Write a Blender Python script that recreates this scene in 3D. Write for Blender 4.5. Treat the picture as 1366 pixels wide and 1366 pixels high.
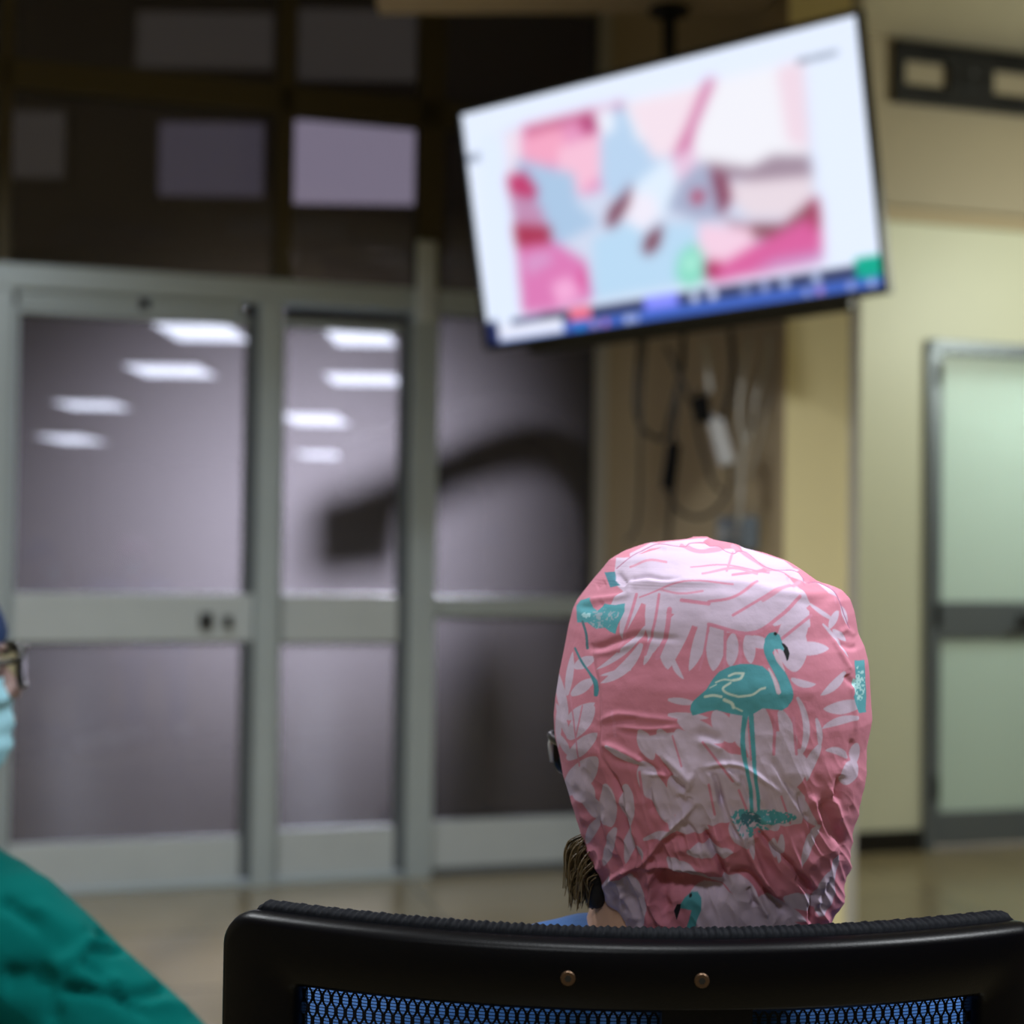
import bpy, math, random
import numpy as np
from mathutils import Vector, Matrix, Euler

for o in list(bpy.data.objects): bpy.data.objects.remove(o)
sc = bpy.context.scene
COL = sc.collection
random.seed(7); rng = np.random.default_rng(7)

# ------------------------------------------------------------------ camera
FPX = 2000.0
cam_d = bpy.data.cameras.new('camera'); cam = bpy.data.objects.new('camera', cam_d); COL.objects.link(cam)
cam_d.sensor_fit = 'HORIZONTAL'; cam_d.sensor_width = 36.0; cam_d.lens = 36.0 * FPX / 1366.0
cam_d.clip_start = 0.05; cam_d.clip_end = 100
CAMZ = 1.23
cam_M = Matrix.Translation((0, 0, CAMZ)) @ Matrix.Rotation(math.radians(90 + 1.2), 4, 'X') @ Matrix.Rotation(math.radians(0.8), 4, 'Z')
cam.matrix_world = cam_M
cam_d.dof.use_dof = True
cam_d.dof.focus_distance = 0.90
cam_d.dof.aperture_fstop = (cam_d.lens / 1000) / 0.0112
cam_d.dof.aperture_blades = 9
sc.camera = cam
# ------------------------------------------------------------------ world, exposure
w = bpy.data.worlds.new('world'); sc.world = w; w.use_nodes = True
w.node_tree.nodes['Background'].inputs[0].default_value = (0.55, 0.62, 0.72, 1)
w.node_tree.nodes['Background'].inputs[1].default_value = 0.22
sc.view_settings.view_transform = 'Standard'; sc.view_settings.look = 'None'
sc.view_settings.exposure = 0.0; sc.view_settings.gamma = 1.0
sc.view_settings.use_curve_mapping = False
sc.cycles.use_denoising = True
sc.cycles.max_bounces = 8; sc.cycles.transparent_max_bounces = 16
sc.cycles.sample_clamp_indirect = 4.0
sc.cycles.caustics_reflective = False; sc.cycles.caustics_refractive = False

R3 = np.array(cam_M.to_3x3()); CP = np.array([0, 0, CAMZ])
def ray(px, py):
    d = R3 @ np.array([(px - 683) / FPX, -(py - 683) / FPX, -1.0]); return d
def P(px, py, depth):                      # world point seen at a pixel, at a distance along +Y
    d = ray(px, py); t = depth / d[1]; return CP + d * t
def project(v):                            # (n,3) world -> (n,2) pixel
    q = (np.asarray(v) - CP) @ R3
    return np.stack([683 + FPX * q[:, 0] / -q[:, 2], 683 - FPX * q[:, 1] / -q[:, 2]], 1)

# ------------------------------------------------------------------ lights
def area(name, loc, size, power, color, aim=None, sy=None, spread=None):
    l = bpy.data.lights.new(name, 'AREA'); l.energy = power; l.color = color; l.size = size
    if sy: l.shape = 'RECTANGLE'; l.size_y = sy
    if spread: l.spread = math.radians(spread)
    o = bpy.data.objects.new(name, l); COL.objects.link(o); o.location = loc
    if aim is not None: o.rotation_euler = (Vector(aim) - Vector(loc)).to_track_quat('-Z', 'Y').to_euler()
    return o
LAMPS = [((0.10, 0.45, 3.21), 24), ((-1.5, 2.4, 3.21), 56), ((1.75, 0.95, 3.21), 78), ((-0.5, -1.5, 3.21), 36)]  # the last one is a fill light added behind the camera
for (lx, ly, lz), pw in LAMPS:
    area('ceiling_lamp_light', (lx, ly, lz), 0.56, pw, (0.93, 0.97, 1.0), spread=150)
area('side_fill_light', (3.0, 4.9, 2.42), 0.5, 24, (0.96, 1.0, 0.86), aim=(1.9, 6.0, 1.6))  # unseen light added to brighten the lower right wall
area('hall_fill_light', (-0.5, 8.0, 2.5), 0.65, 42, (0.90, 0.90, 1.0), aim=(-0.85, 5.4, 1.15), spread=42)  # added unseen light that makes the lilac glow in the door panes
area('side_room_fill_light', (2.3, 7.1, 3.0), 0.6, 125, (1.0, 0.99, 1.0), aim=(2.25, 6.3, 1.9))  # added behind the frosted door to backlight its panes

# ------------------------------------------------------------------ materials
def lin(c):
    c = np.array(c, float) / 255.0
    return tuple(np.where(c <= .04045, c / 12.92, ((c + .055) / 1.055) ** 2.4))
def mat(name, rgb, rough=0.6, metal=0.0, spec=0.5, noise=None, bump=None, emit=None, sheen=0.0, coat=0.0, coord='Object'):
    m = bpy.data.materials.new(name); m.use_nodes = True; nt = m.node_tree; b = nt.nodes['Principled BSDF']
    c = lin(rgb)
    b.inputs['Base Color'].default_value = (*c, 1); b.inputs['Roughness'].default_value = rough
    b.inputs['Metallic'].default_value = metal; b.inputs['Specular IOR Level'].default_value = spec
    if sheen: b.inputs['Sheen Weight'].default_value = sheen
    if coat: b.inputs['Coat Weight'].default_value = coat
    tc = nt.nodes.new('ShaderNodeTexCoord')
    if noise:
        sc_, amt = noise
        n = nt.nodes.new('ShaderNodeTexNoise'); n.inputs['Scale'].default_value = sc_; n.inputs['Detail'].default_value = 5
        nt.links.new(tc.outputs[coord], n.inputs['Vector'])
        mx = nt.nodes.new('ShaderNodeMix'); mx.data_type = 'RGBA'
        mx.inputs[6].default_value = (*[v * (1 - amt) for v in c], 1); mx.inputs[7].default_value = (*[min(1, v * (1 + amt)) for v in c], 1)
        nt.links.new(n.outputs['Fac'], mx.inputs[0]); nt.links.new(mx.outputs[2], b.inputs['Base Color'])
    if bump:
        sc_, st, dist = bump
        n = nt.nodes.new('ShaderNodeTexNoise'); n.inputs['Scale'].default_value = sc_; n.inputs['Detail'].default_value = 3
        nt.links.new(tc.outputs[coord], n.inputs['Vector'])
        bp = nt.nodes.new('ShaderNodeBump'); bp.inputs['Strength'].default_value = st; bp.inputs['Distance'].default_value = dist
        nt.links.new(n.outputs['Fac'], bp.inputs['Height']); nt.links.new(bp.outputs['Normal'], b.inputs['Normal'])
    if emit:
        b.inputs['Emission Color'].default_value = (*lin(emit[0]), 1); b.inputs['Emission Strength'].default_value = emit[1]
    return m
def pane(name, tint, clear, haze, hazergb, rough=0.03):   # thin architectural glass: see-through + reflection + some diffusing film
    m = bpy.data.materials.new(name); m.use_nodes = True; nt = m.node_tree; nt.nodes.clear()
    out = nt.nodes.new('ShaderNodeOutputMaterial')
    tr = nt.nodes.new('ShaderNodeBsdfTransparent'); tr.inputs[0].default_value = (*tint, 1)
    gl = nt.nodes.new('ShaderNodeBsdfGlossy'); gl.inputs['Roughness'].default_value = rough; gl.inputs[0].default_value = (.9, .93, .95, 1)
    df = nt.nodes.new('ShaderNodeBsdfDiffuse'); df.inputs[0].default_value = (*lin(hazergb), 1)
    tl = nt.nodes.new('ShaderNodeBsdfTranslucent'); tl.inputs[0].default_value = (*lin(hazergb), 1)
    mh = nt.nodes.new('ShaderNodeMixShader'); mh.inputs[0].default_value = 0.6
    nt.links.new(df.outputs[0], mh.inputs[1]); nt.links.new(tl.outputs[0], mh.inputs[2])
    m1 = nt.nodes.new('ShaderNodeMixShader'); m1.inputs[0].default_value = haze
    nt.links.new(tr.outputs[0], m1.inputs[1]); nt.links.new(mh.outputs[0], m1.inputs[2])
    fr = nt.nodes.new('ShaderNodeFresnel'); fr.inputs[0].default_value = 1.45
    m2 = nt.nodes.new('ShaderNodeMixShader'); nt.links.new(fr.outputs[0], m2.inputs[0])
    nt.links.new(m1.outputs[0], m2.inputs[1]); nt.links.new(gl.outputs[0], m2.inputs[2])
    nt.links.new(m2.outputs[0], out.inputs[0]); return m
M = {}
M['alu'] = mat('aluminium', (192, 206, 214), .38, .45, noise=(6, .06))
M['alu_plate'] = mat('brushed_plate', (208, 218, 224), .42, .35, noise=(9, .05))
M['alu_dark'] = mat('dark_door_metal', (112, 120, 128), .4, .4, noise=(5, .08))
M['mullion'] = mat('bronze_mullion', (84, 76, 54), .5, .3, noise=(4, .1))
M['bronze'] = M['mullion']
M['tan'] = mat('upper_tan_paint', (166, 154, 130), .55, noise=(2.5, .05), bump=(60, .1, .004))
M['cream'] = mat('cream_green_paint', (214, 216, 192), .45, noise=(2, .05), bump=(60, .1, .004))
M['yellow'] = mat('pier_lit_paint', (248, 236, 184), .5, noise=(3, .04), bump=(60, .1, .004))  # pier's lit end face, its brightness put into the colour
M['brown'] = mat('brown_and_pier_shade_paint', (182, 164, 132), .55, noise=(2, .10), bump=(50, .1, .004))  # brown of beam and trim; on the pier it carries the side's shade
M['strip'] = mat('corner_guard_plastic', (192, 188, 178), .5, 0, noise=(5, .05))
M['wall'] = mat('wall_paint', (170, 160, 130), .6, noise=(2, .06))
M['ceil'] = mat('ceiling_paint', (190, 182, 160), .8, noise=(3, .05))
M['dark'] = mat('dark_matte', (16, 15, 14), .95, spec=.05, noise=(10, .2))
M['hall'] = mat('hall_wall_paint', (120, 112, 112), .7, noise=(1.5, .12))
M['bulk'] = mat('bulkhead_brown_paint', (112, 98, 88), .7, noise=(1.5, .15))
M['base_black'] = mat('black_skirting', (18, 17, 16), .4, noise=(8, .2))
M['blackpl'] = mat('black_plastic', (2, 2, 5), .36, spec=.14, noise=(40, .15), bump=(700, .15, .0006))
M['blacktv'] = mat('black_tv_shell', (10, 10, 11), .3, noise=(20, .1))
M['blackm'] = mat('black_powder_coat', (9, 9, 10), .5, .1, noise=(30, .15))
M['mesh'] = mat('black_mesh_fabric', (5, 8, 16), .8, spec=.2, noise=(300, .25))
M['rubber'] = mat('rubber', (20, 20, 21), .8, noise=(60, .2))
M['chrome'] = mat('chrome', (190, 190, 190), .15, 1.0, noise=(20, .03))
M['brass'] = mat('brass_screw', (92, 72, 56), .4, .8, noise=(60, .1))
M['hexhole'] = mat('screw_recess', (10, 9, 8), .6, noise=(60, .1))
M['skin'] = mat('skin', (190, 150, 130), .5, noise=(30, .06), bump=(300, .1, .0006))
M['skin_dark'] = mat('tanned_skin', (150, 122, 116), .5, noise=(30, .08), bump=(300, .1, .0006))
M['hair'] = mat('dark_brown_hair', (100, 84, 56), .45, noise=(200, .3))
M['hairmass'] = mat('dark_hair_mass', (16, 12, 10), .7, bump=(120, .6, .003), noise=(80, .3))
M['bluescrub'] = mat('blue_scrub_cotton', (40, 94, 160), .8, sheen=.1, noise=(12, .08), bump=(40, .35, .004))
M['navycap'] = mat('navy_cap_cotton', (18, 48, 92), .8, noise=(12, .1), bump=(40, .3, .004))
M['green'] = mat('green_gown_cotton', (0, 88, 84), .95, spec=.08, noise=(9, .10), bump=(25, .35, .006))
M['mask'] = mat('mask_fabric', (165, 220, 238), .8, noise=(50, .05), bump=(200, .2, .001))
M['white'] = mat('white_plastic', (195, 196, 200), .4, noise=(20, .04))
M['greybox'] = mat('grey_blue_plastic', (120, 132, 145), .5, noise=(20, .06))
M['eye'] = mat('eye_white', (220, 215, 210), .2, noise=(50, .02))
M['iris'] = mat('iris', (60, 40, 25), .2, noise=(200, .2))
M['shoe'] = mat('clog_rubber', (215, 220, 222), .5, noise=(20, .05))
M['cableb'] = mat('black_cable', (24, 22, 20), .5, noise=(40, .2))
M['cablew'] = mat('grey_white_cable', (175, 172, 165), .5, noise=(40, .05))
M['lamp'] = mat('lamp_reflection_glow', (255, 255, 255), .5, noise=(3, .02), emit=((225, 235, 255), 4.0))  # emits in place of lamp reflections in the door glass
M['refl_bright'] = mat('bright_reflection_glow', (120, 120, 130), .4, noise=(2, .1), emit=((186, 178, 212), .95))  # this and the next two glow in place of transom reflections
M['refl_dim'] = mat('dim_reflection_glow', (100, 100, 110), .4, noise=(2, .2), emit=((130, 125, 150), .42))
M['refl_faint'] = mat('faint_reflection_glow', (90, 88, 88), .4, noise=(2, .2), emit=((100, 96, 96), .42))
M['door_pane'] = pane('tinted_film_glass', (.80, .79, .80), .4, .27, (165, 160, 168))
M['transom_pane'] = pane('dark_transom_glass', (.80, .78, .76), .7, .22, (104, 94, 82))
M['lens'] = pane('lens_glass', (.93, .95, .97), .9, .04, (200, 200, 210))
def frosted():
    m = bpy.data.materials.new('frosted_door_glass'); m.use_nodes = True; nt = m.node_tree; b = nt.nodes['Principled BSDF']
    b.inputs['Base Color'].default_value = (*lin((214, 228, 219)), 1); b.inputs['Roughness'].default_value = .35
    tl = nt.nodes.new('ShaderNodeBsdfTranslucent'); tl.inputs[0].default_value = (*lin((212, 228, 221)), 1)
    mx = nt.nodes.new('ShaderNodeMixShader'); mx.inputs[0].default_value = .45
    n = nt.nodes.new('ShaderNodeTexNoise'); n.inputs['Scale'].default_value = 300
    bp = nt.nodes.new('ShaderNodeBump'); bp.inputs['Strength'].default_value = .15; bp.inputs['Distance'].default_value = .001
    nt.links.new(n.outputs[0], bp.inputs['Height']); nt.links.new(bp.outputs[0], b.inputs['Normal'])
    nt.links.new(b.outputs[0], mx.inputs[1]); nt.links.new(tl.outputs[0], mx.inputs[2])
    nt.links.new(mx.outputs[0], nt.nodes['Material Output'].inputs[0]); return m
M['frosted'] = frosted()
def floor_mat():
    m = bpy.data.materials.new('floor_tiles'); m.use_nodes = True; nt = m.node_tree; b = nt.nodes['Principled BSDF']
    tc = nt.nodes.new('ShaderNodeTexCoord'); br = nt.nodes.new('ShaderNodeTexBrick')
    mp = nt.nodes.new('ShaderNodeMapping'); mp.inputs['Rotation'].default_value = (0, 0, -math.radians(16.4))
    nt.links.new(tc.outputs['Object'], mp.inputs[0]); nt.links.new(mp.outputs[0], br.inputs['Vector'])
    br.offset = 0; br.inputs['Scale'].default_value = 1.0
    br.inputs['Brick Width'].default_value = .6; br.inputs['Row Height'].default_value = .6; br.inputs['Mortar Size'].default_value = .004
    br.inputs['Color1'].default_value = (*lin((158, 144, 112)), 1); br.inputs['Color2'].default_value = (*lin((146, 134, 106)), 1)
    br.inputs['Mortar'].default_value = (*lin((92, 84, 66)), 1)
    n = nt.nodes.new('ShaderNodeTexNoise'); n.inputs['Scale'].default_value = 4; n.inputs['Detail'].default_value = 6
    nt.links.new(tc.outputs['Object'], n.inputs['Vector'])
    mx = nt.nodes.new('ShaderNodeMix'); mx.data_type = 'RGBA'; mx.blend_type = 'MULTIPLY'; mx.inputs[0].default_value = .25
    nt.links.new(br.outputs['Color'], mx.inputs[6]); nt.links.new(n.outputs['Fac'], mx.inputs[7])
    nt.links.new(mx.outputs[2], b.inputs['Base Color']); b.inputs['Roughness'].default_value = .22
    return m
M['floor'] = floor_mat()
def attr_mat(name, rough=.8, emission=None, bump=None):
    m = bpy.data.materials.new(name); m.use_nodes = True; nt = m.node_tree; b = nt.nodes['Principled BSDF']
    a = nt.nodes.new('ShaderNodeAttribute'); a.attribute_name = 'Col'
    b.inputs['Roughness'].default_value = rough
    if emission:
        b.inputs['Base Color'].default_value = (.01, .01, .01, 1)
        nt.links.new(a.outputs['Color'], b.inputs['Emission Color']); b.inputs['Emission Strength'].default_value = emission
    else:
        nt.links.new(a.outputs['Color'], b.inputs['Base Color'])
    if bump:
        tc = nt.nodes.new('ShaderNodeTexCoord'); n = nt.nodes.new('ShaderNodeTexNoise'); n.inputs['Scale'].default_value = bump
        n.inputs['Detail'].default_value = 4
        nt.links.new(tc.outputs['Object'], n.inputs['Vector'])
        bp = nt.nodes.new('ShaderNodeBump'); bp.inputs['Strength'].default_value = .25; bp.inputs['Distance'].default_value = .002
        nt.links.new(n.outputs['Fac'], bp.inputs['Height']); nt.links.new(bp.outputs['Normal'], b.inputs['Normal'])
    return m
M['cap'] = attr_mat('printed_cap_cotton', .85, bump=90)
M['screen'] = attr_mat('lit_screen', .3, emission=1.06)

# ------------------------------------------------------------------ mesh helpers
class MB:
    def __init__(s): s.v = []; s.f = []; s.n = 0
    def add(s, v, f):
        v = np.asarray(v, float); s.v.append(v); s.f += [tuple(int(i) + s.n for i in q) for q in f]; s.n += len(v); return s
    def box(s, lo, hi, M4=None):
        lo = np.array(lo, float); hi = np.array(hi, float)
        v = np.array([[lo[0], lo[1], lo[2]], [hi[0], lo[1], lo[2]], [hi[0], hi[1], lo[2]], [lo[0], hi[1], lo[2]],
                      [lo[0], lo[1], hi[2]], [hi[0], lo[1], hi[2]], [hi[0], hi[1], hi[2]], [lo[0], hi[1], hi[2]]])
        if M4 is not None: v = np.array([list(M4 @ Vector(p)) for p in v])
        return s.add(v, [(0, 3, 2, 1), (4, 5, 6, 7), (0, 1, 5, 4), (1, 2, 6, 5), (2, 3, 7, 6), (3, 0, 4, 7)])
    def prism(s, pts, z0, z1):
        n = len(pts); v = [(x, y, z0) for x, y in pts] + [(x, y, z1) for x, y in pts]
        return s.add(v, [tuple(range(n - 1, -1, -1)), tuple(range(n, 2 * n))] + [(i, (i + 1) % n, n + (i + 1) % n, n + i) for i in range(n)])
    def tube(s, pts, r, k=10, caps=True):
        pts = [np.array(p, float) for p in pts]; n = len(pts)
        rs = [r] * n if np.isscalar(r) else list(r)
        t = [pts[min(i + 1, n - 1)] - pts[max(i - 1, 0)] for i in range(n)]
        t = [q / (np.linalg.norm(q) + 1e-9) for q in t]
        up = np.array([0, 0, 1.0]) if abs(t[0][2]) < .9 else np.array([1.0, 0, 0])
        a = np.cross(t[0], up); a /= np.linalg.norm(a); v = []
        for i in range(n):
            a = a - t[i] * a.dot(t[i]); a /= (np.linalg.norm(a) + 1e-9); b = np.cross(t[i], a)
            for j in range(k):
                th = 2 * math.pi * j / k; v.append(pts[i] + rs[i] * (math.cos(th) * a + math.sin(th) * b))
        f = [(i * k + j, i * k + (j + 1) % k, (i + 1) * k + (j + 1) % k, (i + 1) * k + j) for i in range(n - 1) for j in range(k)]
        if caps: f += [tuple(range(k - 1, -1, -1)), tuple((n - 1) * k + j for j in range(k))]
        return s.add(v, f)
    def lathe(s, prof, c=(0, 0, 0), k=24, M4=None):
        v = []
        for r, z in prof:
            for j in range(k):
                th = 2 * math.pi * j / k; v.append((c[0] + r * math.cos(th), c[1] + r * math.sin(th), c[2] + z))
        if M4 is not None: v = [list(M4 @ Vector(p)) for p in v]
        n = len(prof)
        f = [(i * k + j, i * k + (j + 1) % k, (i + 1) * k + (j + 1) % k, (i + 1) * k + j) for i in range(n - 1) for j in range(k)]
        f += [tuple(range(k - 1, -1, -1)), tuple((n - 1) * k + j for j in range(k))]
        return s.add(v, f)
    def sphere(s, c, r, k=20, m=12):
        r = np.array([r] * 3 if np.isscalar(r) else r, float)
        v = [[0, 0, 1]] + [[math.sin(math.pi * i / m) * math.cos(2 * math.pi * j / k), math.sin(math.pi * i / m) * math.sin(2 * math.pi * j / k), math.cos(math.pi * i / m)]
                          for i in range(1, m) for j in range(k)] + [[0, 0, -1]]
        v = np.array(v) * r + np.array(c)
        f = [(0, 1 + j, 1 + (j + 1) % k) for j in range(k)]
        f += [(1 + (i - 1) * k + j, 1 + i * k + j, 1 + i * k + (j + 1) % k, 1 + (i - 1) * k + (j + 1) % k) for i in range(1, m - 1) for j in range(k)]
        L = len(v) - 1; f += [(L, 1 + (m - 2) * k + (j + 1) % k, 1 + (m - 2) * k + j) for j in range(k)]
        return s.add(v, f)
    def build(s, name, material, parent=None, smooth=False, bevel=0):
        me = bpy.data.meshes.new(name); me.from_pydata(np.concatenate(s.v).tolist(), [], s.f); me.update()
        if smooth: me.polygons.foreach_set('use_smooth', [True] * len(me.polygons))
        o = bpy.data.objects.new(name, me); COL.objects.link(o)
        if material: me.materials.append(material)
        if parent is not None: o.parent = parent
        if bevel:
            b = o.modifiers.new('bevel', 'BEVEL'); b.width = bevel; b.segments = 3; b.limit_method = 'ANGLE'
            if not smooth:
                me.polygons.foreach_set('use_smooth', [True] * len(me.polygons)); wn = o.modifiers.new('wn', 'WEIGHTED_NORMAL'); wn.keep_sharp = False
        return o
def struct(o, label=None):
    o['kind'] = 'structure'
    if label: o['label'] = label
    return o
def tag(o, label, cat, group=None):
    o['label'] = label; o['category'] = cat
    if group: o['group'] = group
    return o
def empty(name, loc, rz=0, par=None):
    o = bpy.data.objects.new(name, None); COL.objects.link(o); o.location = loc; o.rotation_euler = (0, 0, rz); o.empty_display_size = .1
    if par: o.parent = par
    return o
def spline(pts, n=8):                       # Catmull-Rom through points
    p = [np.array(q, float) for q in pts]; p = [2 * p[0] - p[1]] + p + [2 * p[-1] - p[-2]]; out = []
    for i in range(1, len(p) - 2):
        for k in range(n):
            t = k / n
            out.append(.5 * ((2 * p[i]) + (-p[i - 1] + p[i + 1]) * t + (2 * p[i - 1] - 5 * p[i] + 4 * p[i + 1] - p[i + 2]) * t * t + (-p[i - 1] + 3 * p[i] - 3 * p[i + 1] + p[i + 2]) * t ** 3))
    out.append(p[-2]); return out

# ------------------------------------------------------------------ the long glazed wall: its frame of reference
TH = math.radians(16.4)
W0 = np.array([-1.078, 5.35, 0.0]); U = np.array([math.cos(TH), math.sin(TH), 0]); NR = np.array([math.sin(TH), -math.cos(TH), 0])  # NR: towards the room
WM = Matrix(((U[0], -NR[0], 0, W0[0]), (U[1], -NR[1], 0, W0[1]), (0, 0, 1, 0), (0, 0, 0, 1)))   # local x along wall, y away from room, z up
def wz(px, py, off=0.0):                    # pixel -> (u, z) on the plane `off` metres in front of the wall
    d = ray(px, py); o = W0 + NR * off; t = (o - CP).dot(NR) / d.dot(NR); q = CP + d * t
    return (q - W0).dot(U), q[2]
def wu(px, py=780, off=0.0): return wz(px, py, off)[0]
def wallbox(mb, u0, u1, z0, z1, front, back): return mb.box((u0, -front, z0), (u1, -back, z1), WM)   # front/back measured towards the room

HC = 3.3
# ---- floor, ceiling, room shell
FW = lambda u, off: (W0 + U * u + NR * off)
mb = MB(); mb.box((-10, -5, -.1), (9, 34, 0)); struct(mb.build('floor', M['floor']))
def quadprism(name, pts, z0, z1, m):
    return struct(MB().prism([tuple(p[:2]) for p in pts], z0, z1).build(name, m))
quadprism('ceiling', [FW(-3.2, 9.5), FW(5.2, 9.5), FW(5.2, -.1), FW(-3.2, -.1)], HC, HC + .1, M['ceil'])
quadprism('wall_left', [FW(-3.2, 9.5), FW(-3.1, 9.5), FW(-3.1, .0), FW(-3.2, .0)], 0, HC, M['wall'])
quadprism('wall_right', [FW(5.1, 9.5), FW(5.2, 9.5), FW(5.2, .0), FW(5.1, .0)], 0, HC, M['wall'])
quadprism('wall_rear', [FW(-3.2, 9.6), FW(5.2, 9.6), FW(5.2, 9.5), FW(-3.2, 9.5)], 0, HC, M['wall'])

# ---- storefront posts and rails
u_l0, u_l1 = wu(-6), wu(16)
u_p0, u_pm, u_p1 = wu(316), wu(336), wu(369)
u_q0, u_q1 = wu(540), wu(578)
u_r0, u_r1 = wu(786), wu(812)
zr1, zr0 = 2.165, 2.06
frame = empty('trim_1', (0, 0, 0)); struct(frame)
def part(name, m, par, *boxes, bevel=.003):
    b = MB()
    for q in boxes: wallbox(b, *q)
    return b.build(name, m, par, bevel=bevel)
part('jamb', M['alu'], frame, (u_l0 - .03, u_l1 - .012, 0, zr1, .05, -.05))
part('header_rail', M['alu'], frame, (u_l0 - .03, u_r0, zr0 + .02, zr1, .055, -.05))
part('head_track', M['alu'], frame, (u_l1, wu(185, 400), zr0 - .025, zr0 + .018, .03, -.03), (wu(200, 400), u_p0, zr0 - .025, zr0 + .018, .03, -.03))
part('post', M['alu'], frame, (u_pm + .005, u_p1 - .004, 0, zr0 + .02, .075, -.05))
part('post', M['alu'], frame, (u_q0 + .004, u_q1 - .004, 0, zr0 + .02, .06, -.05))
part('post', M['bronze'], frame, (u_r0, u_r1 + .02, 0, HC, .03, -.05))
part('highlight_plate', M['alu_plate'], frame, (wu(556, 370, .08), wu(584, 370, .08), 2.04, wz(570, 320, .08)[1], .085, .056), bevel=.012)  # plate added where the post shows a bright highlight
part('sill_left', M['alu'], frame, (u_l1, u_q0, 0, .02, .05, -.05))
part('door_stop', M['alu_dark'], frame, (u_q1, u_r0, 0, .03, .03, -.03))

def leaf(name, u0, u1, label, mid, low, post=None):
    d = empty(name, (0, 0, 0)); struct(d, label)
    zb = .03; zt = zr0 - .03; st = .035
    (m0, m1) = mid; (l0, l1) = low
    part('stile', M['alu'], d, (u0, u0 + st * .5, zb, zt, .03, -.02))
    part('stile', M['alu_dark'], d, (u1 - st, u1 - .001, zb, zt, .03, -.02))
    part('top_rail', M['alu'], d, (u0 + st * .5, u1 - st, zt - .03, zt, .028, -.018))
    part('middle_rail', M['alu_plate'], d, (u0 + st * .5, u1 - st * (1 if post is None else .0), m0, m1, .036, -.02))
    part('bottom_rail', M['alu_plate'], d, (u0 + st * .5, u1 - st, l0, l1, .032, -.02))
    part('upper_pane', M['door_pane'], d, (u0 + st * .5, u1 - st, m1, zt - .03, .006, -.002), bevel=0)
    part('lower_pane', M['door_pane'], d, (u0 + st * .5, u1 - st, l1, m0, .006, -.002), bevel=0)
    return d
d1 = leaf('door_1', u_l1 - .01, u_pm + .003, 'wide glazed aluminium door leaf at the far left', (.868, 1.036), (.02, .175), post=1)
hb = MB(); cu, cz = wz(275, 829, .05)
hb.box((cu - .022, -.052, cz - .03), (cu + .022, -.036, cz + .03), WM); hb.build('lock_plate', M['blackm'], d1, bevel=.004)
hb = MB(); cu, cz = wz(304, 830, .05)
hb.box((cu - .014, -.062, cz - .022), (cu + .014, -.036, cz + .022), WM); hb.build('handle', M['blackm'], d1, bevel=.004)
d2 = leaf('door_2', u_p1 - .002, u_q0 + .002, 'narrow glazed aluminium door leaf between the two posts', (.862, 1.036), (.02, .19))
win = empty('window_1', (0, 0, 0)); struct(win, 'fixed glazed side panel beside the narrow door leaf')
part('middle_rail', M['alu'], win, (u_q1 - .003, u_r0, .955, 1.03, .03, -.02))
part('bottom_rail', M['alu_plate'], win, (u_q1 - .003, u_r0, .03, .20, .03, -.02))
part('upper_pane', M['door_pane'], win, (u_q1 - .003, u_r0, 1.03, zr0 + .02, .006, -.002), bevel=0)
part('lower_pane', M['door_pane'], win, (u_q1 - .003, u_r0, .20, .955, .006, -.002), bevel=0)
# transom lights above
tw = empty('window_2', (0, 0, 0)); struct(tw, 'dark transom glazing above the doors')
ub = wu(380, 200); zm = wz(300, 128)[1]
part('pane', M['transom_pane'], tw, (-3.1, u_r0, zr1, HC, .006, -.002), bevel=0)
part('mullion', M['bronze'], tw, (ub - .03, ub + .03, zr1, HC, .04, -.04))
part('mullion', M['bronze'], tw, (u_q0 + .02, u_q1 + .01, zr1, HC, .04, -.04))
part('mullion', M['bronze'], tw, (wu(-12), wu(4), zr1, HC, .04, -.04))
part('transom_bar', M['bronze'], tw, (-3.1, u_r0, zm - .05, zm + .05, .04, -.04))
struct(MB().box((-3.1, -.05, 0), (u_l0 - .03, .05, zr1), WM).build('wall_back', M['wall']))

# ---- right part of the same wall with the frosted door
du0, du1 = wu(1232, 800), wu(1232, 800) + .98
zdt = wz(1260, 455)[1]
b = MB(); wallbox(b, u_r1 + .02, du0, 0, 2.60, 0, -.12); wallbox(b, du0, du1, zdt, 2.60, 0, -.12); wallbox(b, du1, 5.1, 0, 2.60, 0, -.12)
struct(b.build('wall_front', M['cream']))
zl1 = wz(1280, 281, .09)[1]
b = MB(); wallbox(b, u_r1 + .02, 5.1, zl1, HC, .09, -.12); struct(b.build('wall_upper', M['tan']))
b = MB(); wallbox(b, u_r1 + .02, 5.1, zl1 - .045, zl1, .05, 0); struct(b.build('trim_2', M['brown'], bevel=.004))
b = MB(); wallbox(b, u_r1 + .02, du0 - .01, 0, .085, .018, 0); struct(b.build('baseboard_front', M['base_black'], bevel=.003))
d3 = empty('door_3', (0, 0, 0)); struct(d3, 'grey metal door with two frosted glass panels at the right')
part('door_frame', M['alu_dark'], d3, (du0, du0 + .045, 0, zdt, .03, -.08), (du1 - .045, du1, 0, zdt, .03, -.08), (du0, du1, zdt - .05, zdt, .03, -.08))
a0, a1 = du0 + .05, du1 - .05
zm1, zm0 = wz(1300, 803)[1], wz(1300, 851)[1]; zb1 = wz(1300, 1081)[1]; zt0 = wz(1300, 475)[1]
part('stile', M['alu_dark'], d3, (a0, a0 + .02, .02, zdt - .05, .02, -.02), (a1 - .02, a1, .02, zdt - .05, .02, -.02), (a0 + .02, a1 - .02, zt0, zdt - .05, .02, -.02))
part('middle_rail', M['alu_dark'], d3, (a0 + .02, a1 - .02, zm0, zm1, .022, -.02))
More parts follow.
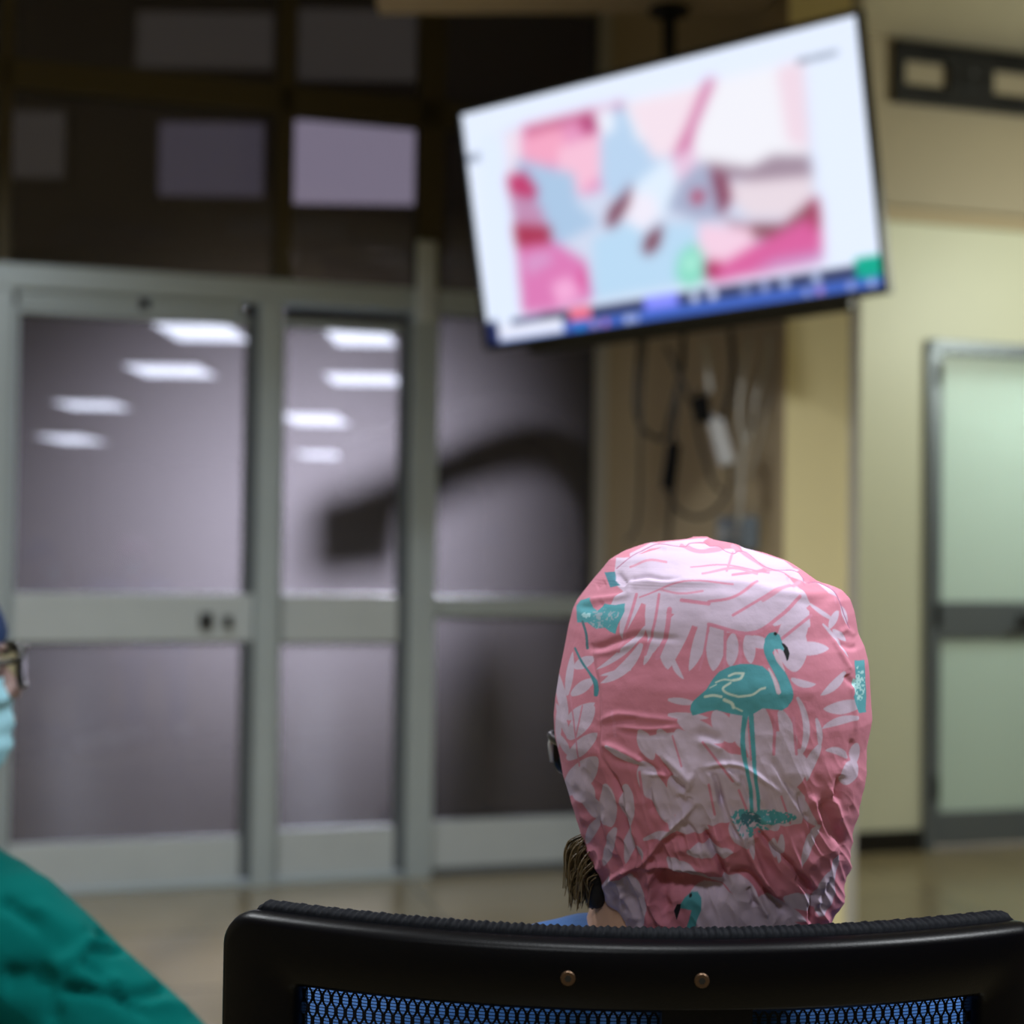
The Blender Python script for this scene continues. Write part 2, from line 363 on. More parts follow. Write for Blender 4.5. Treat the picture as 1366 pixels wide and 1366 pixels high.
part('bottom_rail', M['alu_dark'], d3, (a0 + .02, a1 - .02, .015, zb1, .022, -.02))
part('upper_pane', M['frosted'], d3, (a0 + .02, a1 - .02, zm1, zt0, .006, -.002), bevel=0)
part('lower_pane', M['frosted'], d3, (a0 + .02, a1 - .02, zb1, zm0, .006, -.002), bevel=0)
for py in (500, 820, 1050):
    hz = wz(1236, py)[1]; part('hinge', M['blackm'], d3, (du0 + .035, du0 + .055, hz - .05, hz + .05, .045, .02))
hz = wz(1352, 828)[1]; hu = wu(1352, 828)
hb = MB(); wallbox(hb, hu + .0, hu + .10, hz - .022, hz + .022, .03, .02)
hb.tube([W0 + U * (hu + .08) + NR * .03 + [0, 0, hz], W0 + U * (hu + .08) + NR * .075 + [0, 0, hz], W0 + U * (hu - .03) + NR * .08 + [0, 0, hz]], .011)
hb.build('handle', M['blackm'], d3)

# ---- partition pier on the right of the glazing, shade and light of its two faces put into their colours
p1 = P(1045, 800, 4.22); p2 = P(1130, 800, 4.27); p0 = FW(u_r0 + .02, .03)
p0b = FW(u_r1 + .02 + .2, .0)
uu = (p2 - p1)[:2] / np.linalg.norm((p2 - p1)[:2])
b = MB(); n_ = 8e-3
pier = MB(); pts = [tuple(p1[:2]), tuple(p2[:2]), tuple(p0b[:2]), tuple(p0[:2])]
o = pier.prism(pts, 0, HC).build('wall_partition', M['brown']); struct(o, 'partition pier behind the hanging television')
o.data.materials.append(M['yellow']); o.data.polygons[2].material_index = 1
g = MB()
pv = lambda q, du, dv: (q[0] + uu[0] * du + uu[1] * dv, q[1] + uu[1] * du - uu[0] * dv)
g.prism([pv(p2, -.002, .010), pv(p2, .030, .010), pv(p2, .030, -.03), pv(p2, -.002, -.03)][::-1], 0, HC)
struct(g.build('trim_3', M['strip']))
g = MB(); sd = (p1 - p0)[:2]; sd /= np.linalg.norm(sd); sn = np.array([-sd[1], sd[0]]); sn = sn if sn[0] < 0 else -sn
q0 = p0[:2] + sn * 0.0; g.prism([tuple(q0), tuple(q0 + sd * .11), tuple(q0 + sd * .11 + sn * .02), tuple(q0 + sn * .02)], 0, HC)
struct(g.build('trim_4', M['strip'], bevel=.002))
# ceiling beam that carries the screen's pole
zb = P(893, 12, 4.36)[2]
bl = P(500, 12, 4.30); br_ = P(1046, 14, 4.24)
g = MB(); g.prism([(bl[0], 3.95), (br_[0] - .02, 3.85), (br_[0] - .02, 4.38), (bl[0], 4.44)], zb, HC)
struct(g.build('trim_5', M['brown'], bevel=.004), 'dropped ceiling beam carrying the television pole')

# ---- hall beyond the glazing
HX = 8.6
for nm, lo, hi, m in (('wall_hall_left', (-9.6, 5.0, 0), (-9.5, 33, 4.9), 'hall'), ('wall_hall_right', (1.0, 6.15, 0), (1.1, 33, 4.9), 'hall'),
                      ('wall_hall_end', (-9.6, 33, 0), (2.0, 33.1, 3.2), 'hall'), ('ceiling_hall_low', (-9.5, 8.75, 2.9), (1.9, 33, 3.0), 'hall'),
                      ('ceiling_hall_high', (-9.5, 3.0, 4.9), (1.9, 8.7, 5.0), 'bulk'), ('wall_bulkhead', (-9.5, 8.6, 2.9), (1.9, 8.7, 4.9), 'bulk')):
    if nm == 'ceiling_hall_high':
        lo = (-9.5, 4.9, 4.9)
    struct(MB().box(lo, hi).build(nm, M[m]))
def window_reflection(name, x0, y0, x1, y1, m, label):  # made-up glowing panel standing in for a reflection in the transom glass
    a = P(x0, y0, HX); c = P(x1, y1, HX)
    e = empty(name, (0, 0, 0)); struct(e, label)
    MB().box((a[0], HX - .03, c[2]), (c[0], HX - .012, a[2])).build('pane', m, e)
    f = MB(); t = .03
    f.box((a[0] - t, HX - .05, c[2] - t), (a[0], HX - .001, a[2] + t)).box((c[0], HX - .05, c[2] - t), (c[0] + t, HX - .001, a[2] + t))
    f.box((a[0], HX - .05, c[2] - t), (c[0], HX - .001, c[2])).box((a[0], HX - .05, a[2]), (c[0], HX - .001, a[2] + t))
    f.build('panel_frame', M['bulk'], e, bevel=.004)
window_reflection('reflection_panel_3', 372, 162, 566, 276, M['refl_bright'], 'bright glowing panel added for a reflection in the transom')
window_reflection('reflection_panel_4', 215, 165, 352, 265, M['refl_dim'], 'dim glowing panel added for a reflection in the transom')
window_reflection('reflection_panel_5', 18, 150, 88, 240, M['refl_faint'], 'faint glowing panel added for a reflection at the far left')
window_reflection('reflection_panel_6', 185, 18, 365, 95, M['refl_faint'], 'faint glowing panel added for an upper reflection in the left transom light')
window_reflection('reflection_panel_7', 400, 14, 560, 112, M['refl_faint'], 'faint glowing panel added for an upper reflection in the right transom light')
a = P(306, 294, HX); c = P(464, 322, HX)
tag(MB().box((a[0], HX - .08, c[2]), (c[0], HX - .002, a[2])).build('wall_bar', M['hall'], bevel=.01), 'grey horizontal bar on the dark bulkhead beyond the transom', 'wall bar')  # plain grey bar filling in a faint strip above the doors
def lamp_reflection(px, py, wpx, label):  # glowing panel standing in for a lamp reflected in the door glass
    d = 1.66 * FPX / (725 - py); c = P(px, py, d)
    d2 = d * 1.0; w_ = wpx * d2 / FPX; Lh = .5 if d < 20 else .9
    e = empty('ceiling_light', (c[0], c[1], 2.9)); tag(e, label, 'ceiling light', 'glowing panels added for lamp reflections in the door glass')
    MB().box((-w_ / 2, -Lh, -.012), (w_ / 2, Lh, -.004)).build('glow_sheet', M['lamp'], e)
    f = MB(); t = .02
    f.box((-w_ / 2 - t, -Lh - t, -.02), (-w_ / 2, Lh + t, 0)).box((w_ / 2, -Lh - t, -.02), (w_ / 2 + t, Lh + t, 0))
    f.box((-w_ / 2, -Lh - t, -.02), (w_ / 2, -Lh, 0)).box((-w_ / 2, Lh, -.02), (w_ / 2, Lh + t, 0)); f.build('light_frame', M['white'], e)
for a in [(270, 448, 98, 'glowing panel for the highest lamp reflection in the wide left door leaf'),
          (228, 500, 98, 'glowing panel for the lamp reflection second from the top in the wide left door leaf'),
          (123, 548, 80, 'glowing panel for the lamp reflection third from the top in the wide left door leaf'),
          (96, 594, 62, 'glowing panel for the faintest and lowest lamp reflection in the wide left door leaf'),
          (482, 452, 82, 'glowing panel for the highest lamp reflection in the narrow door leaf'),
          (485, 508, 92, 'glowing panel for the lamp reflection second from the top in the narrow door leaf'),
          (421, 563, 74, 'glowing panel for the lamp reflection third from the top in the narrow door leaf'),
          (427, 610, 54, 'glowing panel for the faintest and lowest lamp reflection in the narrow door leaf')]:
    lamp_reflection(*a)
# dark boom behind the side panel
e = empty('equipment_boom', P(640, 1180, 6.05) * [1, 1, 0]); tag(e, 'dark curved equipment boom standing behind the glazed side panel', 'equipment boom')
ep = np.array(e.location)
q = [P(x, y, 6.05) for x, y in ((470, 612), (560, 585), (640, 560), (700, 556), (750, 585), (775, 640), (782, 760))]
MB().tube([v - ep for v in spline(q)], .080, 16).build('arm', M['dark'], e, smooth=True)
a = P(455, 592, 6.03); c = P(545, 660, 6.03)
MB().box((a[0] - ep[0], -.12, c[2] - .0), (c[0] - ep[0], .08, a[2])).build('arm_head', M['dark'], e, bevel=.03)
a = P(618, 640, 6.7); c = a * [1, 1, 0] + [0, 0, .06]
MB().tube(spline([c - ep, (c * .35 + a * .65) - ep, a - ep - [0, 0, .1], a - ep], 6), [.15] * 7 + [.12] * 6 + [.10] * 5 + [.04], 20).build('cabinet_column', M['dark'], e, smooth=True)
MB().box((-.45, -.25, 0), (.45, .6, .06)).build('foot', M['dark'], e, bevel=.01)
MB().tube([P(782, 740, 6.05) - ep, (P(782, 740, 6.05) - ep) * [1, 1, 0] + [0, 0, .03]], .045, 12).build('post', M['dark'], e, smooth=True)

# ---- room ceiling lamps (above the frame)
for ((lx, ly, lz), pw), wh in zip(LAMPS, ('directly over the pink cap', 'nearest the glazed doors', 'nearest the right-hand wall', 'added as fill behind the chairs, nearest the rear wall')):
    e = empty('ceiling_light', (lx, ly, HC)); tag(e, 'square ceiling light panel ' + wh, 'ceiling light', 'square ceiling panels above the seats')
    f = MB(); f.box((-.31, -.31, -.07), (-.29, .31, 0)).box((.29, -.31, -.07), (.31, .31, 0)).box((-.29, -.31, -.07), (.29, -.29, 0)).box((-.29, .29, -.07), (.29, .31, 0))
    f.build('light_frame', M['white'], e)

# ------------------------------------------------------------------ raster helpers (print of the cap, picture on the screen)
def in_poly(X, Y, poly):
    poly = np.asarray(poly, float); ins = np.zeros(X.shape, bool); n = len(poly)
    for i in range(n):
        x0, y0 = poly[i]; x1, y1 = poly[(i + 1) % n]
        if y0 == y1: continue
        c = ((Y >= y0) != (Y >= y1)); ins ^= c & (X < (x1 - x0) * (Y - y0) / (y1 - y0) + x0)
    return ins
def seg_dist(X, Y, pts, ws=None):           # distance to a polyline (optionally minus a width that varies along it)
    best = np.full(X.shape, 1e9); tt = np.zeros(X.shape); n = len(pts) - 1
    for i in range(n):
        (x0, y0), (x1, y1) = pts[i], pts[i + 1]; dx, dy = x1 - x0, y1 - y0; L = dx * dx + dy * dy + 1e-9
        t = np.clip(((X - x0) * dx + (Y - y0) * dy) / L, 0, 1); d = np.hypot(X - x0 - t * dx, Y - y0 - t * dy)
        if ws is not None: d = d - (ws[i] + (ws[i + 1] - ws[i]) * t) / 2
        k = d < best; best = np.where(k, d, best); tt = np.where(k, (i + t) / n, tt)
    return best, tt
def blur(img, sig):
    r = int(3 * sig) + 1; k = np.exp(-.5 * (np.arange(-r, r + 1) / sig) ** 2); k /= k.sum()
    for ax in (0, 1):
        pad = [(0, 0)] * img.ndim; pad[ax] = (r, r); q = np.pad(img, pad, mode='edge')
        out = np.zeros_like(img)
        for i, kk in enumerate(k):
            sl = [slice(None)] * img.ndim; sl[ax] = slice(i, i + img.shape[ax]); out += kk * q[tuple(sl)]
        img = out
    return img
def vnoise(x, y, s, seed=0):
    r = np.random.default_rng(seed).random((64, 64)); x = x / s; y = y / s
    xi = np.floor(x).astype(int); yi = np.floor(y).astype(int); fx = x - xi; fy = y - yi; fx = fx * fx * (3 - 2 * fx); fy = fy * fy * (3 - 2 * fy)
    g = lambda a, b: r[a % 64, b % 64]
    return (g(xi, yi) * (1 - fx) + g(xi + 1, yi) * fx) * (1 - fy) + (g(xi, yi + 1) * (1 - fx) + g(xi + 1, yi + 1) * fx) * fy
def set_col(me, cols):
    a = me.color_attributes.new('Col', 'FLOAT_COLOR', 'POINT')
    a.data.foreach_set('color', np.concatenate([cols, np.ones((len(cols), 1))], 1).astype(np.float32).ravel())
def grid_faces(nr, nc, wrap=False):
    r = np.arange(nr - 1)[:, None]; c = np.arange(nc if wrap else nc - 1)[None]; c2 = (c + 1) % nc
    return np.stack([(r * nc + c), (r * nc + c2), ((r + 1) * nc + c2), ((r + 1) * nc + c)], -1).reshape(-1, 4)
def fast_mesh(name, V, F, material, parent=None, smooth=True):
    me = bpy.data.meshes.new(name); me.vertices.add(len(V)); me.vertices.foreach_set('co', np.asarray(V, np.float32).ravel())
    me.loops.add(len(F) * 4); me.loops.foreach_set('vertex_index', np.asarray(F, np.int32).ravel())
    me.polygons.add(len(F)); me.polygons.foreach_set('loop_start', np.arange(0, len(F) * 4, 4, dtype=np.int32))
    me.update(calc_edges=True); me.validate()
    if smooth: me.polygons.foreach_set('use_smooth', [True] * len(me.polygons))
    me.materials.append(material); o = bpy.data.objects.new(name, me); COL.objects.link(o)
    if parent is not None: o.parent = parent
    return o

# ------------------------------------------------------------------ television
TC = np.array([0.395, 4.077])               # fitted in camera axes: right .395, up .861, forward 4.077
def cam2w(x, y, z): return CP + R3 @ np.array([x, y, -z])
xa = np.array([.832, .060, .551]); nn = np.array([-.542, -.127, .831])   # filled below from the fit
xa = R3 @ np.array([.832, .060, .551]); xa /= np.linalg.norm(xa)
nr = R3 @ np.array([-.542, -.127, .831]); nr -= xa * nr.dot(xa); nr /= np.linalg.norm(nr)   # towards the viewer
ya = np.cross(nr, xa)
tvc = cam2w(.395, .861, 4.077)
TVM = Matrix(((xa[0], -nr[0], ya[0], tvc[0]), (xa[1], -nr[1], ya[1], tvc[1]), (xa[2], -nr[2], ya[2], tvc[2]), (0, 0, 0, 1)))
tv = bpy.data.objects.new('television', None); COL.objects.link(tv); tv.matrix_world = TVM
tag(tv, 'large black flat television tilted down and showing a surgery video', 'television')
TW, THH = 1.23, .705
hw, hh = TW / 2, THH / 2; bz = .014
f = MB(); f.box((-hw, -.012, -hh), (-hw + bz, .03, hh)).box((hw - bz, -.012, -hh), (hw, .03, hh)).box((-hw + bz, -.012, hh - bz), (hw - bz, .03, hh)).box((-hw + bz, -.012, -hh), (hw - bz, .03, -hh + bz + .006))
f.build('bezel', M['blacktv'], tv, bevel=.003)
MB().box((-hw + .004, .002, -hh + .004), (hw - .004, .034, hh - .004)).build('housing', M['blacktv'], tv, bevel=.006)
MB().box((-hw + .12, .03, -hh - .028), (hw - .12, .085, .05)).build('rear_bulge', M['blacktv'], tv, bevel=.012)
# picture: painted in the plane of the screen
def homog(src, dst):
    A = []
    for (x, y), (u, v) in zip(src, dst):
        A += [[x, y, 1, 0, 0, 0, -u * x, -u * y, -u], [0, 0, 0, x, y, 1, -v * x, -v * y, -v]]
    return np.linalg.svd(np.array(A))[2][-1].reshape(3, 3)
SC = [(617, 157), (1144, 17), (1180, 384), (655, 461)]
Hm = homog([(0, 0), (1, 0), (1, 1), (0, 1)], SC)
NX, NY = 420, 236
gu, gv = np.meshgrid((np.arange(NX)) / (NX - 1), (np.arange(NY)) / (NY - 1))
q = np.stack([gu, gv, np.ones_like(gu)], -1) @ Hm.T; PX = q[..., 0] / q[..., 2]; PY = q[..., 1] / q[..., 2]
img = np.zeros((NY, NX, 3)); img[:] = (226, 236, 254)
def pp(poly, col, sh=None):
    global img
    k = in_poly(PX, PY, poly); img[k] = col
Z7 = lambda pts: [(620 + x / 3.2536, 60 + y / 3.2536) for x, y in pts]
Z8 = lambda pts: [(880 + x / 3.2531, 60 + y / 3.2531) for x, y in pts]
# video area
vid = [(672, 178), (1072, 78), (1098, 350), (697, 424)]
img[in_poly(PX, PY, [(640, 185), (672, 178), (697, 424), (655, 430)])] = (222, 234, 254)
pp(vid, (205, 214, 236))
pp([(695, 172), (830, 138), (860, 240), (780, 262), (700, 250), (690, 210)], (226, 150, 192))
pp([(700, 175), (740, 160), (760, 205), (730, 225), (698, 215)], (240, 165, 195))
pp([(640, 190), (695, 175), (696, 230), (680, 240), (672, 180)], (235, 220, 235))
pp([(745, 200), (800, 180), (808, 230), (770, 262), (740, 240)], (242, 190, 214))
pp([(770, 158), (795, 150), (800, 178), (778, 182)], (176, 70, 120))
pp([(700, 176), (830, 140), (832, 146), (702, 184)], (180, 80, 120))
pp([(688, 215), (765, 235), (770, 275), (800, 300), (740, 330), (690, 300)], (168, 196, 226))
pp([(800, 150), (848, 142), (880, 215), (900, 280), (850, 300), (800, 250)], (182, 208, 236))
pp([(790, 152), (815, 145), (820, 175), (800, 185)], (232, 238, 250))
pp([(830, 140), (1072, 78), (1080, 210), (1000, 225), (930, 215), (890, 200), (850, 190)], (238, 238, 246))
pp([(835, 142), (940, 118), (925, 170), (905, 205), (870, 215)], (240, 222, 234))
pp([(940, 108), (955, 104), (930, 165), (918, 205), (895, 212), (915, 170)], (205, 120, 165))
pp([(1035, 92), (1072, 80), (1080, 200), (1050, 190)], (236, 214, 228))
pp([(676, 238), (700, 232), (718, 258), (712, 270), (680, 262)], (190, 60, 110))
pp([(680, 264), (720, 275), (730, 305), (690, 310)], (190, 140, 178))
pp([(684, 302), (735, 305), (735, 330), (690, 335)], (166, 50, 82))
pp([(690, 332), (740, 325), (780, 350), (790, 400), (745, 416), (698, 420)], (216, 120, 180))
pp([(698, 345), (730, 335), (740, 350), (705, 370)], (212, 150, 200))
pp([(735, 380), (760, 370), (775, 395), (745, 410)], (240, 170, 215))
pp([(780, 350), (785, 392), (770, 375)], (214, 80, 150))
pp([(790, 320), (830, 300), (930, 300), (940, 350), (900, 385), (790, 402)], (182, 214, 240))
pp([(845, 250), (885, 215), (905, 230), (885, 290), (850, 300)], (220, 234, 250))
pp([(835, 258), (872, 262), (878, 290), (858, 312), (832, 295)], (236, 232, 246))
pp([(830, 262), (842, 245), (838, 275), (818, 305), (806, 303), (812, 280)], (120, 70, 90))
pp([(862, 315), (884, 300), (878, 330), (864, 342), (855, 335)], (120, 66, 84))
pp([(895, 215), (925, 195), (930, 220), (905, 245)], (228, 196, 222))
pp([(905, 245), (930, 220), (962, 232), (965, 290), (930, 296), (890, 280)], (164, 172, 200))
pp([(922, 258), (938, 255), (936, 272), (922, 272)], (176, 50, 84))
pp([(945, 222), (968, 228), (975, 270), (960, 290)], (130, 66, 92))
pp([(930, 215), (1000, 225), (1030, 208), (1080, 208), (1084, 240), (1030, 245), (975, 240)], (158, 138, 156))
pp([(972, 245), (1030, 240), (1082, 235), (1086, 262), (1050, 292), (1000, 292), (978, 272)], (228, 214, 224))
pp([(958, 288), (985, 300), (1045, 300), (1090, 262), (1092, 280), (1050, 318), (1000, 318)], (134, 74, 88))
pp([(930, 300), (1000, 305), (1010, 330), (965, 352), (930, 350)], (240, 205, 226))
pp([(965, 352), (1010, 325), (1094, 282), (1098, 350), (950, 378), (944, 352)], (214, 96, 158))
pp([(1078, 270), (1092, 265), (1095, 300), (1084, 310)], (156, 50, 84))
pp([(940, 350), (960, 350), (955, 372), (940, 374)], (170, 40, 90))
pp([(905, 340), (925, 325), (940, 345), (940, 375), (915, 385), (900, 370)], (128, 214, 190))
pp([(912, 345), (928, 340), (928, 362), (912, 366)], (176, 236, 220))
pp([(1030, 348), (1098, 335), (1098, 348), (1000, 362)], (196, 150, 200))
img = blur(img, 3.8)
for i in range(9):                          # small title text, too blurred to read
    x = 1066 + i * 6.2; y = 82 - i * 1.6
    k = np.hypot(PX - x, (PY - y) * .8) < 3.0; img[k] = (130, 140, 160)
pp([(622, 212), (640, 208), (641, 218), (623, 222)], (150, 160, 180))
# toolbar and task bar
def along(t, f0, f1):                       # a band of screen rows f0..f1 (fraction of height), columns t0..t1
    t0, t1 = t; return (gu >= t0) & (gu <= t1) & (gv >= f0) & (gv <= f1)
img[along((.07, 1), .905, .957)] = (52, 62, 102)
img[along((0, 1), .953, 1)] = (60, 98, 190)
img[along((0, .03), .90, 1)] = (24, 36, 84)
img[along((.03, .215), .925, .99)] = (226, 230, 248)
img[along((.235, .295), .895, .95)] = (232, 112, 140)
img[along((.435, .525), .90, .955)] = (118, 130, 250)
img[along((.45, .515), .915, .94)] = (150, 152, 255)
img[along((.945, 1), .88, .955)] = (0, 168, 142)
img[along((.155, .23), .90, .925)] = (40, 44, 72)
for c, col in ((.565, (196, 206, 234)), (.61, (208, 214, 240)), (.69, (120, 132, 172)), (.735, (146, 158, 204)), (.783, (166, 178, 214)), (.855, (172, 186, 220))):
    k = np.hypot((gu - c) * 16 / 9, (gv - .93)) < .021; img[k] = col
for c, col in ((.26, (0, 150, 230)), (.30, (190, 150, 200)), (.33, (200, 120, 190)), (.39, (200, 206, 235)), (.41, (170, 180, 230)), (.83, (150, 160, 220)), (.86, (190, 140, 210)), (.93, (160, 170, 225)), (.975, (180, 190, 235))):
    k = np.hypot((gu - c) * 16 / 9, (gv - .977)) < .016; img[k] = col
img = blur(img, 1.8)
c = img / 255; cols = np.where(c <= .04045, c / 12.92, ((c + .055) / 1.055) ** 2.4)
V = np.stack([(gu * 2 - 1) * (hw - bz), np.full_like(gu, -.001), (1 - gv * 2) * (hh - bz) + .003], -1).reshape(-1, 3)
o = fast_mesh('screen', V, grid_faces(NY, NX)[:, ::-1], M['screen'], tv, smooth=False); set_col(o.data, cols.reshape(-1, 3))
# pole and bracket
pt = P(893, 14, 4.36); pb = P(893, 250, 4.36)
e = empty('ceiling_mount', (pt[0], pt[1], zb)); tag(e, 'black pole mount hanging from the beam behind the television', 'television mount')
MB().tube([(0, 0, -.012), (pb[0] - pt[0], 0, pb[2] - zb)], .021, 16).build('pole', M['blackm'], e, smooth=False)
MB().lathe([(.06, -.014), (.06, 0)], k=20).build('ceiling_plate', M['blackm'], e)
bc = TVM @ Vector((0.02, .10, 0)); lo_ = np.array([bc.x - pt[0], bc.y - pt[1], bc.z - zb])
MB().tube([(pb[0] - pt[0], 0, pb[2] - zb + .04), tuple(lo_)], .018, 10).build('swivel_arm', M['blackm'], e)
B2 = Matrix.Translation((-pt[0], -pt[1], -zb)) @ TVM
MB().box((-.2, .086, -.2), (.2, .096, .2), B2).build('bracket_plate', M['blackm'], e)

# ------------------------------------------------------------------ cables under the television
def sideface(px, py, off=.02):               # point on the pier's shaded side face
    o_ = np.array([p0[0], p0[1], 0]) + np.array([sn[0], sn[1], 0]) * off; n3 = np.array([sn[0], sn[1], 0])
    d = ray(px, py); t = (o_ - CP).dot(n3) / d.dot(n3); return CP + d * t
CD = 4.24
def cable(pts, r, m, label, depth=CD):
    q = [P(x, y, depth + .01 * math.sin(i * 2.1)) for i, (x, y) in enumerate(pts)]
    o = MB().tube(spline(q, 8), r, 8).build('cable', M[m], smooth=True); tag(o, label, 'cable', 'cables hanging below the television'); return o
cable([(856, 440), (850, 500), (849, 550), (860, 575), (885, 585), (893, 560), (908, 500), (912, 440)], .0070, 'cableb', 'dark cable loop hanging leftmost below the television', CD + .06)
cable([(888, 462), (900, 485), (915, 520), (925, 545), (935, 590), (950, 640), (962, 655)], .006, 'cableb', 'dark cable running down to the right through the loops', CD - .06)
cable([(862, 445), (856, 520), (854, 600), (854, 640), (850, 700), (836, 722)], .0045, 'cableb', 'thin dark cable dropping straight at the left edge', CD)
cable([(912, 440), (905, 520), (897, 590), (890, 650), (905, 680), (935, 690), (962, 672), (975, 640), (972, 600)], .0055, 'cableb', 'dark cable curling in a wide loop under the adapters', CD + .02)
cable([(975, 440), (978, 500), (968, 550), (958, 590)], .008, 'cableb', 'thick dark cable hanging behind the white adapter', CD + .03)
cable([(940, 455), (944, 490), (948, 525)], .009, 'cablew', 'grey cable feeding the top of the white adapter', CD - .02)
cable([(1028, 445), (1020, 490), (1008, 530), (1002, 570), (990, 610), (988, 660), (985, 700)], .0075, 'cablew', 'pale cable hanging rightmost and dropping to the socket box', CD)
cable([(1000, 450), (990, 510), (986, 560), (992, 600), (985, 640)], .007, 'cablew', 'pale cable joining the others at the white adapter', CD - .035)
cable([(898, 650), (892, 720), (888, 800)], .006, 'cableb', 'dark cable dropping behind the pink cap')
cable([(1022, 450), (1030, 480), (1024, 530), (1012, 590), (998, 640)], .004, 'cablew', 'thin pale cable slanting beside the rightmost one', CD + .022)
def adapter(px, py, w_, h_, m, tilt, label):
    c = P(px, py, CD - .035); Mx = Matrix.Translation(c) @ Matrix.Rotation(tilt, 4, 'Y')
    o = MB().box((-w_ / 2, -.018, -h_ / 2), (w_ / 2, .018, h_ / 2)).box((-w_ / 6, -.008, h_ / 2), (w_ / 6, .008, h_ / 2 + .02)).build('power_adapter', M[m], bevel=.006)
    o.matrix_world = Mx; tag(o, label, 'power adapter'); return o
adapter(895, 622, .038, .13, 'blackpl', .12, 'black power adapter hanging in the loop of dark cables')
adapter(936, 546, .045, .075, 'blackpl', -.1, 'small black power adapter hanging above the white one')
adapter(962, 590, .045, .13, 'white', -.28, 'white power adapter hanging among the cables')
c = sideface(994, 712, .0); Sx = Matrix(((sd[0], sn[0], 0, c[0]), (sd[1], sn[1], 0, c[1]), (0, 0, 1, c[2]), (0, 0, 0, 1)))
e = bpy.data.objects.new('socket_box', None); COL.objects.link(e); e.matrix_world = Sx; tag(e, 'grey blue socket box on the pier below the cables', 'socket box')
MB().box((-.10, .001, -.05), (.10, .05, .05)).build('box_body', M['greybox'], e, bevel=.006)
for s_ in (-.05, .05): MB().lathe([(.022, 0), (.022, .004)], k=16, M4=Matrix.Translation((s_, .049, 0)) @ Matrix.Rotation(-math.pi / 2, 4, 'X')).build('socket', M['white'], e)

# ------------------------------------------------------------------ universal wall plate at top right
OFFP = .12
a0_, za = wz(1194, 57, OFFP); a1_, zb_ = wz(1194, 130, OFFP)
uc = wu(1297, 95, OFFP); hwp = uc - a0_; zt_, zlo = za, zb_
pl = empty('television_wall_plate', (0, 0, 0)); tag(pl, 'black slotted television mounting plate on the tan wall', 'mounting plate')
b = MB(); t1 = .075; hgt = zt_ - zlo; th = .062
wallbox(b, uc - hwp, uc + hwp, zt_ - th, zt_, OFFP, OFFP - .02); wallbox(b, uc - hwp, uc + hwp, zlo, zlo + th, OFFP, OFFP - .02)
wallbox(b, uc - hwp, uc - hwp + .05, zlo + th, zt_ - th, OFFP, OFFP - .02); wallbox(b, uc + hwp - .05, uc + hwp, zlo + th, zt_ - th, OFFP, OFFP - .02)
wallbox(b, uc - .105, uc + .105, zlo + th, zt_ - th, OFFP, OFFP - .02)
b.build('plate', M['blackm'], pl, bevel=.003)
b = MB(); wallbox(b, uc - hwp, uc + hwp, zt_, zt_ + .012, OFFP + .012, OFFP - .03); wallbox(b, uc - hwp, uc + hwp, zlo - .012, zlo, OFFP + .012, OFFP - .03); b.build('flange', M['blackm'], pl, bevel=.002)
zc = (zt_ + zlo) / 2; cM = Matrix.Translation(tuple(W0 + U * uc + NR * OFFP + [0, 0, zc])) @ Matrix.Rotation(TH, 4, 'Z') @ Matrix.Rotation(math.pi / 2, 4, 'X')
MB().lathe([(.045, 0), (.045, .006), (.03, .008), (.02, .004)], k=24, M4=cM).build('centre_ring', M['blackm'], pl)
for su in (-.2, -.14, .14, .2):
    for z_ in (zt_ - th / 2, zlo + th / 2):
        b = MB(); wallbox(b, uc + su - .02, uc + su + .02, z_ - .006, z_ + .006, OFFP + .002, OFFP); b.build('slot', M['dark'], pl)

# ------------------------------------------------------------------ bodies: tapered limbs fused into one surface
def cone(mb, a, ra, b_, rb, k=18):
    a = np.array(a, float); b_ = np.array(b_, float)
    mb.sphere(a, ra, k, 10); mb.sphere(b_, rb, k, 10); mb.tube([a, b_], [ra, rb], k)
def fuse(mb, name, voxel, material, parent, smooth=3, post=None):
    me = bpy.data.meshes.new('tmp'); me.from_pydata(np.concatenate(mb.v).tolist(), [], mb.f); me.update()
    t = bpy.data.objects.new('tmp', me); COL.objects.link(t)
    r = t.modifiers.new('r', 'REMESH'); r.mode = 'VOXEL'; r.voxel_size = voxel
    if smooth: s = t.modifiers.new('s', 'SMOOTH'); s.factor = .5; s.iterations = smooth
    dg = bpy.context.evaluated_depsgraph_get(); out = bpy.data.meshes.new_from_object(t.evaluated_get(dg))
    bpy.data.objects.remove(t); bpy.data.meshes.remove(me)
    n = len(out.vertices); co = np.zeros(n * 3, np.float32); out.vertices.foreach_get('co', co); co = co.reshape(-1, 3)
    nv = np.zeros(n * 3, np.float32); out.vertex_normals.foreach_get('vector', nv); nv = nv.reshape(-1, 3)
    if post is not None: co = post(co, nv); out.vertices.foreach_set('co', co.astype(np.float32).ravel()); out.update()
    out.name = name; out.materials.clear(); out.materials.append(material)
    out.polygons.foreach_set('use_smooth', [True] * len(out.polygons))
    o = bpy.data.objects.new(name, out); COL.objects.link(o)
    if parent is not None: o.parent = parent; o.matrix_parent_inverse = Matrix.Identity(4)
    return o
HR = [(0.000, .078, .030, .020), (.012, .094, .010, .036), (.035, .097, -.040, .051), (.065, .094, -.068, .060), (.095, .092, -.084, .067),
      (.125, .090, -.094, .073), (.155, .091, -.098, .076), (.185, .083, -.092, .073), (.208, .066, -.074, .061), (.226, .040, -.044, .040), (.236, .012, -.012, .012)]
def head_ring(z):
    zs = [h[0] for h in HR]; return [float(np.interp(z, zs, [h[i] for h in HR])) for i in (1, 2, 3)]
